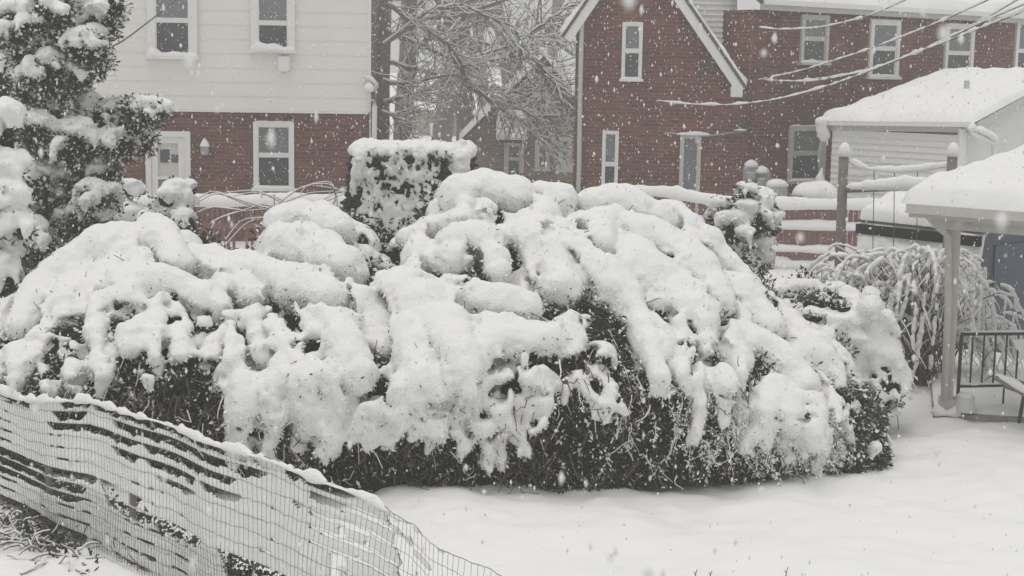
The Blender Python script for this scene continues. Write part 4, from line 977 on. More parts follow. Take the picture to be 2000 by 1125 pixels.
def weeping_shrub():
    r = np.random.default_rng(17); d = 19.0; base = G(1800, 745, 0)
    t = thing('weeping_shrub', 'weeping bare shrub, its drooping canes thickly iced with snow, behind the pavilion post', 'shrub', base)
    canes = []
    S = SDF((base[0] - 1.45, base[1] - 1.0, 0), (base[0] + 1.35, base[1] + 1.1, 2.1), .013)
    tops = [(1700, 610), (1720, 560), (1690, 530), (1740, 500), (1790, 470), (1830, 450), (1880, 490), (1885, 560), (1925, 610), (1660, 570), (1650, 540), (1760, 540), (1810, 520), (1850, 550), (1780, 600), (1730, 640), (1880, 610), (1950, 620), (1700, 480), (1670, 500), (1640, 560), (1650, 520), (1630, 585)]
    for i in range(145):
        tx, ty = tops[i % len(tops)]; tx += r.normal(0, 22); ty += r.normal(0, 24); p1 = P(tx, ty, d + r.uniform(-.55, .5))
        if p1[2] > 1.75: p1[2] = 1.75
        p0 = np.array([base[0] + r.normal(0, .15), base[1] + r.normal(0, .12), 0]); out = p1 - p0; out[2] = 0; ol = np.linalg.norm(out) + .01; out = out / ol if ol > .15 else np.array([r.choice([-1, 1]), -.3, 0]); 
        dr = r.uniform(.3, 1.1) * p1[2]; p2 = p1 + out * r.uniform(.15, .35) + (0, r.normal(0, .08), -dr * .25); p3 = p2 + out * r.uniform(.02, .16) + (r.normal(0, .05), r.normal(0, .05), -dr * .6)
        if p3[2] < .05: p3[2] = .05
        q = np.array([p0, (p0 + p1) / 2 + (0, 0, .25 * p1[2]) - out * .05 * ol, p1, p2, p3]); s = np.linspace(0, 4, 22); c = np.stack([np.interp(s, range(5), q[:, k]) for k in range(3)], 1)
        for _ in range(5): c[1:-1] = (c[:-2] + 2 * c[1:-1] + c[2:]) / 4
        c += r.normal(0, .008, c.shape); canes.append((c, np.linspace(.008, .004, 22)))
        for j in range(6, 22, 3):
            e = np.array([r.normal(0, .7), r.normal(0, .7), -.5]); e /= np.linalg.norm(e); g = [c[j]]
            for k in range(4): e[2] -= .22; g.append(g[-1] + e / np.linalg.norm(e) * r.uniform(.05, .11))
            canes.append((np.array(g), np.linspace(.005, .003, 5)))
    for c, a in canes:
        big = len(c) > 10; o = c + (0, 0, .018 if big else .008); k0 = 7 if big else 0
        for j in range(k0, len(o) - 1):
            if big and r.random() < .80: w_ = r.uniform(.013, .029); S.cone(o[j], o[j + 1], w_, w_ * .95, .025)
    S.noise(.05, .006, 3); V, Q = S.surf(); link('snow_cover', V, Q, SNOW, t, True)
    V, Q = tubes(canes, 4); link('canes', V, Q, TWIG, t, True)
    V, Q = tubes([(c + (0, -.003, .006), np.linspace(.013, .006, len(c)) * r.uniform(.6, 1.2)) for c, a in canes if len(c) < 10 and r.random() < .75], 5); link('twig_snow', V, Q, SNOW, t, True)
weeping_shrub()

# ---- the great snow-bent hedge
XB = [(0, 925), (150, 935), (300, 945), (560, 952), (900, 957), (1150, 951), (1400, 938), (1500, 932), (1600, 925), (1700, 905)]
XT = [(0, 640), (20, 590), (60, 545), (110, 510), (160, 480), (220, 430), (290, 425), (340, 432), (380, 480), (420, 492), (470, 500), (520, 492), (535, 440), (570, 410), (610, 396), (660, 398), (695, 432), (710, 478), (760, 490), (790, 455), (830, 425), (870, 395), (895, 350), (930, 335),
      (985, 338), (1015, 362), (1050, 355), (1100, 358), (1120, 378), (1180, 370), (1250, 395), (1330, 415), (1400, 470), (1450, 520), (1490, 560), (1540, 600), (1600, 640), (1640, 700), (1665, 820)]
XS = [(0, 700), (60, 690), (110, 672), (150, 655), (190, 645), (290, 640), (390, 650), (430, 700), (460, 770), (520, 810), (570, 800), (620, 770), (680, 745), (740, 740), (800, 750), (870, 770), (950, 805), (1010, 800), (1060, 745), (1110, 690), (1150, 640), (1200, 660), (1260, 660), (1320, 650), (1370, 690), (1430, 745), (1520, 770), (1600, 790), (1660, 800)]
ip = lambda L, x: float(np.interp(x, [a for a, _ in L], [b for _, b in L]))
def hdepth(x, y):
    yb, yt = ip(XB, x), ip(XT, x); d0 = G(x, yb)[1]; t = (yb - y) / (yb - yt)
    rise = (yb - yt) / 600
    return d0 - .12 * math.sin(math.pi * min(1, max(0, t) / .6)) * (t < .6) + 2.5 * rise * max(0, (t - .38) / .62) ** 1.25
def H(x, y, o=0.0): return P(x, y, hdepth(x, y) + o)

def great_hedge():
    r = np.random.default_rng(51)
    t = thing('snowy_hedge', 'huge sprawling hedge bowed under thick drooping snow pads, dark at its foot', 'hedge', (-.8, 15.2, 0))
    lo, hi = (-5.75, 13.0, -.1), (4.3, 18.0, 3.05)
    B = SDF(lo, hi, .05); S = SDF(lo, hi, .0185)
    for x in range(10, 1660, 42):
        yt, yb, ys = ip(XT, x), ip(XB, x), ip(XS, x)
        y = yt + 72
        while y < yb + 10:
            c = H(x, y, .40); q = .36 if y < yt + 150 else .42
            up = 1.0 if y < ys - 45 else 0.0
            B.ell(c + (0, .06 + .16 * up, -.03), (q * .88, q * .88, q * .85), .02)
            B.ell(c + (0, .7, -.25), (q, q * 1.3, q), .02)
            if up: S.ell(c + (0, .13, -.03), (q * .93, q * .93, q * .93), .03)
            y += 42
    px = lambda w, x, y: w * spx(hdepth(x, y))
    def finger(pts, r0, r1, o=-.10, k=.024, tips=0, hollow=0.0):
        n = len(pts); m = (n - 1) * 3 + 1; s = np.linspace(0, n - 1, m)
        X = np.interp(s, range(n), [a[0] for a in pts]); Y = np.interp(s, range(n), [a[1] for a in pts])
        for _ in range(2): X[1:-1] = (X[:-2] + 2 * X[1:-1] + X[2:]) / 4; Y[1:-1] = (Y[:-2] + 2 * Y[1:-1] + Y[2:]) / 4
        rad = np.array([px(r0 + (r1 - r0) * (f ** 1.3), x, y) for f, x, y in zip(np.linspace(0, 1, m), X, Y)]); rad *= 1 + .10 * r.normal(0, 1, m)
        p = np.array([H(x, y, o + .10 - .16 * f) for f, x, y in zip(np.linspace(0, 1, m), X, Y)]); p[:, 1] -= rad * .25
        if hollow < 0:                             # a long bough stands clear of what lies beside it
            for f_, e, a in zip(np.linspace(0, 1, m), p, rad):
                if f_ > .2: S.ell(e + (a * r.normal(.12, .18), -.05, -a * .25), (a * r.uniform(1.15, 1.42), .20 + a * .3, a * r.uniform(1.0, 1.3)), .05, sub=True)
        if hollow > 0:
            e = p[-1]; a = rad[-1]
            for _ in range(6): S.ell(e + (r.normal(0, a * 1.1), .10, -a * r.uniform(.8, 1.5) - .02), (a * r.uniform(.2, .75), .26, a * r.uniform(.10, .38)), .02, sub=True)
        S.chain(p, rad, k)
        for _ in range(tips):                     # split ends that hang from the pad's tip
            j = m - 1 - int(r.integers(0, 3)); e = p[j]; a = rad[j]; v = np.array([r.normal(0, .5), -.1, -1.0]); L_ = r.uniform(.5, 1.1) * (.10 + a)
            S.chain([e, e + v * L_ * .6, e + v * L_ * (1, 1, 1) + (0, 0, -.03)], [a * .75, a * .55, max(.022, a * .28)], .04)
    F = [  # left mound
        ([(235, 470), (150, 520), (80, 570), (45, 640)], 46, 38), ([(60, 640), (45, 690), (35, 745)], 40, 26), ([(105, 610), (100, 680), (100, 755)], 33, 20), ([(150, 590), (145, 670), (145, 745)], 33, 20), ([(205, 560), (205, 650), (205, 732)], 29, 19),
        ([(260, 560), (260, 620), (255, 682)], 44, 27), ([(315, 570), (310, 640), (305, 695)], 42, 21), ([(350, 580), (355, 640), (355, 695)], 38, 21), ([(395, 590), (400, 650), (402, 705)], 40, 25), ([(150, 575), (250, 555), (350, 558), (430, 605)], 40, 42), ([(280, 690), (290, 738)], 18, 13),
        ([(420, 590), (462, 660), (482, 740), (472, 800), (464, 860)], 46, 23), ([(464, 850), (448, 880)], 20, 9), ([(476, 850), (486, 885)], 18, 8), ([(430, 720), (440, 760)], 20, 12), ([(470, 610), (530, 690), (548, 760), (536, 830), (520, 888)], 36, 18), ([(430, 560), (520, 620), (590, 720), (605, 800), (602, 850)], 46, 22), ([(585, 830), (577, 905)], 20, 9), ([(620, 820), (633, 892)], 18, 8),
        ([(620, 640), (680, 740), (722, 835)], 46, 12), ([(690, 730), (740, 790), (772, 850)], 34, 11),
        # mid left
        ([(560, 440), (610, 430), (660, 450)], 42, 44), ([(560, 480), (620, 490), (670, 520)], 52, 48), ([(480, 530), (560, 550), (640, 580)], 44, 48), ([(600, 580), (660, 650), (700, 730)], 55, 40), ([(650, 560), (720, 620), (745, 680)], 52, 22), ([(680, 700), (710, 780), (725, 845)], 46, 15), ([(650, 690), (660, 760), (650, 810)], 44, 16),
        ([(300, 450), (330, 480), (350, 520)], 40, 30), ([(410, 510), (470, 540), (500, 580)], 34, 30), ([(370, 500), (420, 530)], 26, 24),
        # centre
        ([(760, 590), (840, 600), (890, 670), (920, 760), (945, 830)], 64, 26), ([(800, 640), (820, 720), (850, 790), (855, 820)], 55, 18), ([(930, 780), (955, 830), (958, 885)], 34, 12), ([(890, 760), (905, 820), (915, 860)], 38, 12), ([(740, 720), (770, 780), (760, 850)], 40, 12), ([(985, 770), (1000, 830), (1015, 855)], 34, 12), ([(1050, 760), (1060, 800)], 36, 14),
        ([(900, 385), (945, 365), (1000, 380)], 42, 40), ([(940, 380), (945, 420), (940, 445)], 30, 15), ([(900, 480), (950, 480), (970, 530)], 55, 30), ([(800, 470), (850, 450), (900, 430)], 26, 30), ([(790, 520), (840, 510), (900, 500)], 24, 28), ([(1060, 380), (1100, 385)], 28, 30), ([(1150, 400), (1220, 400), (1280, 430)], 34, 40),
        ([(1040, 450), (1080, 500), (1100, 560)], 44, 40), ([(900, 560), (960, 590), (1030, 600)], 40, 36), ([(950, 660), (1020, 670), (1080, 660)], 36, 30),
        # right
        ([(1050, 480), (1130, 520), (1200, 570), (1255, 640), (1285, 735)], 62, 20), ([(1130, 560), (1120, 610), (1115, 690)], 34, 16), ([(1220, 500), (1300, 560), (1360, 610), (1385, 680)], 56, 20), ([(1200, 440), (1290, 480), (1360, 530), (1400, 590)], 50, 40), ([(1310, 430), (1380, 480), (1450, 540)], 36, 22), ([(1420, 560), (1470, 600), (1500, 640)], 36, 30),
        ([(1330, 620), (1335, 680), (1330, 730)], 28, 12), ([(1390, 690), (1420, 760), (1415, 820)], 44, 14), ([(1440, 660), (1510, 700), (1560, 750)], 44, 40), ([(1480, 740), (1500, 800), (1490, 850)], 42, 13), ([(1550, 740), (1570, 800), (1560, 860)], 44, 13), ([(1580, 690), (1625, 740), (1642, 830)], 46, 16), ([(1500, 800), (1535, 860), (1545, 890)], 20, 9), ([(1170, 700), (1200, 750), (1190, 790)], 30, 12), ([(1125, 735), (1160, 765), (1185, 800)], 24, 9),
        ([(1450, 800), (1455, 860), (1450, 880)], 22, 8), ([(1600, 800), (1610, 860), (1600, 890)], 26, 9), ([(1350, 720), (1370, 790), (1360, 840)], 28, 9)]
    jobs = [(l, a, b, -.13, 3 if b < 24 else 0, -1.0 if len(l) > 2 else 0.0) for l, a, b in F]
    for i in range(360):                          # the many smaller pads between them
        x = r.uniform(30, 1640); yt, ys = ip(XT, x), ip(XS, x); y = r.uniform(yt + 45, ys - 10)
        c = 950 if x > 700 else 330; dx = np.clip((x - c) / 400, -1, 1) * .8 + r.normal(0, .5); L_ = r.uniform(40, 120); pts = [(x, y)]; gx = dx
        for j in range(3): gx *= .72; pts.append((pts[-1][0] + gx * L_ / 3, pts[-1][1] + L_ / 3 * (.45 + .4 * j)))
        a = r.uniform(17, 42); jobs.append((pts, a, a * r.uniform(.35, .75), r.uniform(-.22, .04), 2 if r.random() < .5 else 0, float(r.choice([1.0, -1.0, 0.0], p=[.30, .08, .62]))))
    for i in range(330):                          # sprays and small clots
        x = r.uniform(25, 1645); yt, ys = ip(XT, x), ip(XS, x); y = r.uniform(yt + 20, ys + 10); c = 950 if x > 700 else 330
        dx = np.clip((x - c) / 400, -1, 1) * .9 + r.normal(0, .8); L_ = r.uniform(14, 50); a = r.uniform(5, 14)
        jobs.append(([(x, y), (x + dx * L_ * .5, y + L_ * .3), (x + dx * L_ * .8, y + L_ * .9)], a, a * .5, r.uniform(-.16, -.06), 1 if r.random() < .4 else 0, float(r.random() < .12)))
    zones = [(1195, 690, 72, 85), (1365, 690, 45, 40), (310, 745, 115, 65), (735, 512, 52, 55), (690, 690, 34, 26), (1008, 486, 24, 26), (770, 605, 16, 18), (1490, 592, 20, 20)]
    inz = lambda x, y: any(((x - a) / c) ** 2 + ((y - b) / e) ** 2 < 1 for a, b, c, e in zones)
    nF = len(F); jobs = jobs[:nF] + [j for j in jobs[nF:] if not any(inz(*q) for q in j[0])]
    jobs.sort(key=lambda q: -q[0][-1][1])
    for l, a, b, o, tp, ho in jobs: finger(l, a, b, o=o, tips=tp, hollow=ho)
    for i in range(230):                          # ragged clots along the lower edge
        x = r.uniform(20, 1650); y = ip(XS, x) + r.uniform(-25, 75)
        if inz(x, y): continue
        a = r.uniform(6, 19); p = H(x, y, -.10); ra = px(a, x, y); v = np.array([r.normal(0, .5), -.1, -1]); L_ = r.uniform(.06, .26)
        S.chain([p, p + v * L_ * .5, p + v * L_ + (0, .03, 0)], [ra, ra * .75, max(.02, ra * .3)], .035)
    holes = [(312, 505, 30, 14), (365, 548, 26, 24), (735, 525, 55, 42), (700, 475, 26, 20), (690, 690, 34, 26), (770, 605, 18, 24), (1005, 485, 26, 34), (935, 540, 24, 14), (1150, 640, 40, 60), (1190, 690, 50, 55), (1345, 665, 34, 30), (1490, 590, 24, 24), (1410, 560, 18, 16), (205, 585, 12, 30), (655, 665, 20, 20), (970, 690, 30, 20), (1060, 690, 24, 16), (1110, 630, 16, 26), (740, 745, 30, 20),
             (1230, 740, 40, 40), (1000, 750, 24, 18), (1500, 660, 22, 12), (1360, 480, 40, 14), (880, 470, 20, 10), (550, 560, 14, 12), (430, 690, 12, 30), (1290, 600, 14, 18)]
    for x, y, a, b in holes:
        if a < 20: continue
        for _ in range(max(2, int((a + b) / 14))):
            xx, yy = x + r.normal(0, a * .5), y + r.normal(0, b * .5); vx = r.choice([-1, 1]) * r.uniform(.3, 1.0); q = r.uniform(5, 11)
            for _ in range(6):
                S.ell(H(xx, yy, -.06), (px(q, x, y), .30, px(q * r.uniform(.6, 1.1), x, y)), .02, sub=True); xx += vx * q * .8 + r.normal(0, 2); yy += q * r.uniform(.1, .9); q *= r.uniform(.75, 1.2)
    for i in range(0):
        x = r.uniform(40, 1620); yt, ys = ip(XT, x), ip(XS, x); y = r.uniform(yt + 70, ys + 10); a = r.uniform(7, 20); S.ell(H(x, y, -.14), (px(a, x, y), .26, px(a * r.uniform(.5, 1.1), x, y)), .04, sub=True)
    S.soften(2); S.noise(.30, .020, 61); S.noise(.12, .009, 62); S.noise(.06, .0055, 63); S.noise(.04, .0035, 66); B.noise(.2, .03, 64)
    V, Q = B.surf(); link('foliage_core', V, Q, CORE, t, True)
    n = 150000; p, nn = on_mesh(V, Q, n, 65, keep=lambda c, m_: (m_[:, 1] < .35) * (c[:, 2] > -.02) * (c[:, 2] < 2.9) * np.where(c[:, 2] < 1.1, 1.6, .7))
    s0 = S.at(p + nn * .01); p = p + nn * r.uniform(-.03, .13, (n, 1)); p[:, 2] = np.maximum(p[:, 2], .01); s = S.at(p); k = (s > .02) & (s0 > .012); p, nn, s = p[k], nn[k], s[k]
    du = r.random(len(p)) < np.where(s < .10, .20, .085)
    LV, LQ = leaves(p[~du], .055, .36, 66, .45, nn[~du]); link('foliage', LV, LQ, LEAF, t)
    LV, LQ = leaves(p[du] + nn[du] * .03, .05, .5, 67, .6, nn[du]); link('snow_dusted_leaves', LV, LQ, SNOW, t)
    V, Q = S.surf(); link('snow_cover', V, Q, SNOW, t, True)
    p, nn = on_mesh(V, Q, 46000, 68, keep=lambda c, m_: np.where(m_[:, 2] < .15, 1.0, np.where(m_[:, 2] < .5, .22, .05)) * (m_[:, 1] < .4)); dk = r.random(len(p)) < .10
    LV, LQ = leaves(p[~dk] - nn[~dk] * .008, .042, .42, 69, .9, nn[~dk] * .35); link('snow_sprays', LV, LQ, SNOW, t)
    LV, LQ = leaves(p[dk] - nn[dk] * .004, .040, .28, 70, .5, nn[dk] * .5); link('leaf_tips', LV, LQ, LEAF, t)
    ft = []                                       # frosted shoots trailing to the ground at the right end
    for i in range(480):
        x = 1650 - abs(r.normal(0, 190)); x = x if x > 1000 else r.uniform(600, 1640); ys = ip(XS, x); yb = ip(XB, x); y = r.uniform(ys - 40, yb - 40); q = H(x, y, -.14); d = np.array([r.normal(.1, .45), -.25, -.7]); g = [q]
        for _ in range(6): d = d / np.linalg.norm(d) + r.normal(0, .28, 3) - (0, 0, .15); g.append(g[-1] + d / np.linalg.norm(d) * r.uniform(.02, .06)); g[-1][2] = max(.015, g[-1][2])
        ft.append((np.array(g), np.linspace(.013, .004, 7) * r.uniform(.35, 1.0)))
    V, Q = tubes([(g_, a_ * .55) for g_, a_ in ft[:300]], 5); link('frosted_shoots', V, Q, SNOW, t, True)
    lp = np.vstack([g_[r.integers(1, 7, 16)] + r.normal(0, .014, (16, 3)) for g_, _ in ft]); LV, LQ = leaves(lp, .042, .40, 71, .9); link('frosted_leaves', LV, LQ, SNOW, t)
    # twigs: some hang in the dark foot, some poke out of the snow
    tw = []; sn = []
    for i in range(800):
        x = r.uniform(20, 1650); y = r.uniform(ip(XS, x) - 20, ip(XB, x) - 10); q = H(x, y, -.08 - .1 * r.random()); d = np.array([r.normal(0, .5), -.2 + r.normal(0, .2), -1.0]); g = [q]
        for _ in range(4): d = d + r.normal(0, .35, 3); g.append(g[-1] + d / np.linalg.norm(d) * r.uniform(.03, .09)); g[-1][2] = max(.02, g[-1][2])
        tw.append((np.array(g), np.linspace(.006, .003, 5)))
        if r.random() < .18: sn.append((np.array(g) + (0, -.006, .005), np.linspace(.007, .003, 5) * r.uniform(.5, 1.3)))
    for i in range(420):
        x = r.uniform(60, 1620); y = r.uniform(ip(XT, x) + 30, ip(XS, x)); q = H(x, y, -.12); d = np.array([r.normal(0, 1), -.5, r.normal(.1, .6)]); g = [q]
        for _ in range(4): d = d / np.linalg.norm(d) + r.normal(0, .3, 3); g.append(g[-1] + d / np.linalg.norm(d) * r.uniform(.03, .08))
        tw.append((np.array(g), np.linspace(.006, .003, 5)))
    V, Q = tubes(tw, 4); link('twigs', V, Q, TWIG, t, True)
    V, Q = tubes(sn, 5); link('twig_snow', V, Q, SNOW, t, True)
great_hedge()

# the rounder shrub that closes the hedge's right end
def end_shrub():
    r = np.random.default_rng(71); d = 16.2
    t = thing('spreading_shrub', 'broad snow-domed shrub with bare dark-leaved skirt at the right end of the big hedge', 'shrub', P(1640, 700, d) * (1, 1, 0))
    lo = np.array([2.3, 14.9, 0]); hi = np.array([4.6, 17.6, 2.0]); B = SDF(lo, hi, .04); S = SDF(lo, hi, .02)
    for (x, y, q, dd) in ((1560, 640, 45, .2), (1600, 620, 45, .1), (1650, 640, 50, 0), (1690, 680, 48, 0), (1720, 720, 46, 0), (1735, 740, 30, -.1), (1700, 770, 40, -.05), (1680, 800, 28, -.05), (1650, 740, 55, .1), (1600, 720, 60, .2), (1560, 760, 60, .2), (1620, 790, 50, .2), (1540, 700, 60, .4), (1690, 620, 40, .6), (1620, 590, 36, .7), (1560, 590, 40, .8), (1700, 590, 26, .9), (1640, 700, 60, .6), (1580, 830, 50, .5), (1650, 840, 30, .3)):
        B.ell(P(x, y, d + dd + .05), q * spx(d) * .92, .02)
        if y < 690: S.ell(P(x, y - 6, d + dd - .03), q * spx(d), .03)
    def f(l, a, b, o=0.0, k=.06):
        n = len(l); m = (n - 1) * 3 + 1; s = np.linspace(0, n - 1, m); X = np.interp(s, range(n), [c[0] for c in l]); Y = np.interp(s, range(n), [c[1] for c in l])
        pp = np.array([P(x, y, d + o - .15) for x, y in zip(X, Y)]); rr = np.linspace(a, b, m) * spx(d) * (1 + .1 * r.normal(0, 1, m))
        if n > 2:
            for e, q_ in zip(pp[2:], rr[2:]): S.ell(e + (0, -.05, -q_ * .35), (q_ * 1.3, .18 + q_ * .3, q_ * 1.25), .02, sub=True)
        S.chain(pp, rr, .03)
    f([(1490, 575), (1560, 565), (1640, 568), (1700, 585), (1735, 625)], 14, 18, .9); f([(1650, 585), (1700, 605), (1725, 640)], 26, 24, .5); f([(1660, 600), (1690, 640), (1730, 680)], 28, 28, .3)
    f([(1530, 610), (1600, 625), (1670, 640), (1730, 680), (1760, 740)], 24, 20, .1); f([(1560, 640), (1640, 660), (1690, 700), (1705, 775)], 36, 20, -.1); f([(1540, 660), (1610, 690), (1650, 740)], 40, 30, -.1); f([(1600, 640), (1660, 660), (1720, 700), (1740, 730)], 34, 22, 0)
    f([(1700, 680), (1745, 700), (1768, 755)], 26, 10, .0); f([(1480, 610), (1540, 600), (1600, 600)], 16, 20, .6); f([(1500, 640), (1560, 655), (1620, 680)], 22, 26, 0); f([(1590, 620), (1640, 625)], 16, 20, -.1); f([(1655, 800), (1660, 830)], 18, 10, .0); f([(1610, 700), (1660, 740), (1690, 790)], 34, 14, -.1)
    for i in range(60):
        x = r.uniform(1520, 1740); y = r.uniform(600, 720); a = r.uniform(8, 22); f([(x, y), (x + r.uniform(5, 30), y + r.uniform(8, 40))], a, a * .5, -.1 + r.uniform(0, .3), .05)
    for i in range(40):
        x = r.uniform(1630, 1770); y = 740 + r.uniform(-10, 80); p = P(x, y, d - .25); S.cone(p, p + (r.normal(0, .02), 0, -r.uniform(.03, .09)), r.uniform(.018, .04), .015, .03)
    for x, y, a, b in ((1600, 590, 50, 13), (1570, 622, 40, 10), (1640, 600, 24, 10)): S.ell(P(x, y, d - .1), (a * spx(d), .5, b * spx(d)), .04, sub=True)
    S.soften(2); S.noise(.2, .014, 2); S.noise(.09, .010, 3); S.noise(.045, .006, 4); B.noise(.15, .04, 5)
    V, Q = B.surf(); link('foliage_core', V, Q, CORE, t, True); n = 16000; p, nn = on_mesh(V, Q, n, 6, keep=lambda c, m_: (m_[:, 1] < .5) * 1.0); k0 = S.at(p + nn * .01) > .01; p = p + nn * r.uniform(-.02, .12, (n, 1)); k = (S.at(p) > .02) & k0; p, nn = p[k], nn[k]; p[:, 2] = np.maximum(p[:, 2], .01)
    du = r.random(len(p)) < .2; LV, LQ = leaves(p[~du], .06, .5, 7, .2, nn[~du]); link('foliage', LV, LQ, LEAFC, t); LV, LQ = leaves(p[du] + nn[du] * .02, .055, .7, 8, .3, nn[du]); link('snow_dusted_leaves', LV, LQ, SNOW, t)
    V, Q = S.surf(); link('snow_cover', V, Q, SNOW, t, True)
    p, nn = on_mesh(V, Q, 6000, 9, keep=lambda c, m_: np.where(m_[:, 2] < .2, 1.0, .12)); LV, LQ = leaves(p - nn * .008, .042, .42, 10, .9, nn * .35); link('snow_sprays', LV, LQ, SNOW, t)
    br = []
    for (l, o) in (([(1480, 590), (1540, 580), (1600, 582), (1660, 600), (1700, 625)], .55), ([(1500, 605), (1580, 612), (1650, 622)], .3), ([(1560, 585), (1600, 600), (1630, 628)], .4), ([(1620, 590), (1660, 612), (1690, 640)], .45), ([(1700, 820), (1752, 790), (1750, 780)], -.1)):
        s = np.linspace(0, len(l) - 1, 14); br.append((np.array([P(np.interp(q, range(len(l)), [a for a, _ in l]), np.interp(q, range(len(l)), [b for _, b in l]), d + o - .2) for q in s]) + r.normal(0, .012, (14, 3)), np.linspace(.022, .008, 14)))
    V, Q = tubes(br, 6); link('branches', V, Q, BARK, t, True)
    st = []; g = G(1755, 838, 0); o = thing('dry_stalk', 'thin dry stalk standing in the snow right of the hedge end', 'plant stem', g)
    V, Q = tubes([(np.array([g, g + (-.02, 0, .16), g + (-.045, 0, .32), g + (-.05, 0, .38)]), np.array([.005, .005, .004, .003])), (np.array([g + (-.04, 0, .29), g + (.03, 0, .29)]), np.array([.003, .002]))], 5); link('stalk', V, Q, TWIG, o, True)
end_shrub()
for (px_, h_, lab) in ((1357, .06, 'short dry twig poking through foreground snow, left one of the pair'), (1386, .05, 'bent reddish twig poking through foreground snow beside a taller one'), (1534, .08, 'single leaning dry twig standing alone in the foreground snow')):
    g = G(px_, 1127, 0); o = thing('dry_twig', lab, 'twig', g, 0, 'twigs poking through the snow'); V, Q = tubes([(np.array([g - (0, 0, .05), g + (.006, 0, h_ * .5), g + (.018, 0, h_)]), np.array([.0045, .004, .003])), (np.array([g + (.006, 0, h_ * .4), g + (-.012, 0, h_ * .7)]), np.array([.003, .002]))], 5); link('stem', V, Q, TWIG, o, True)

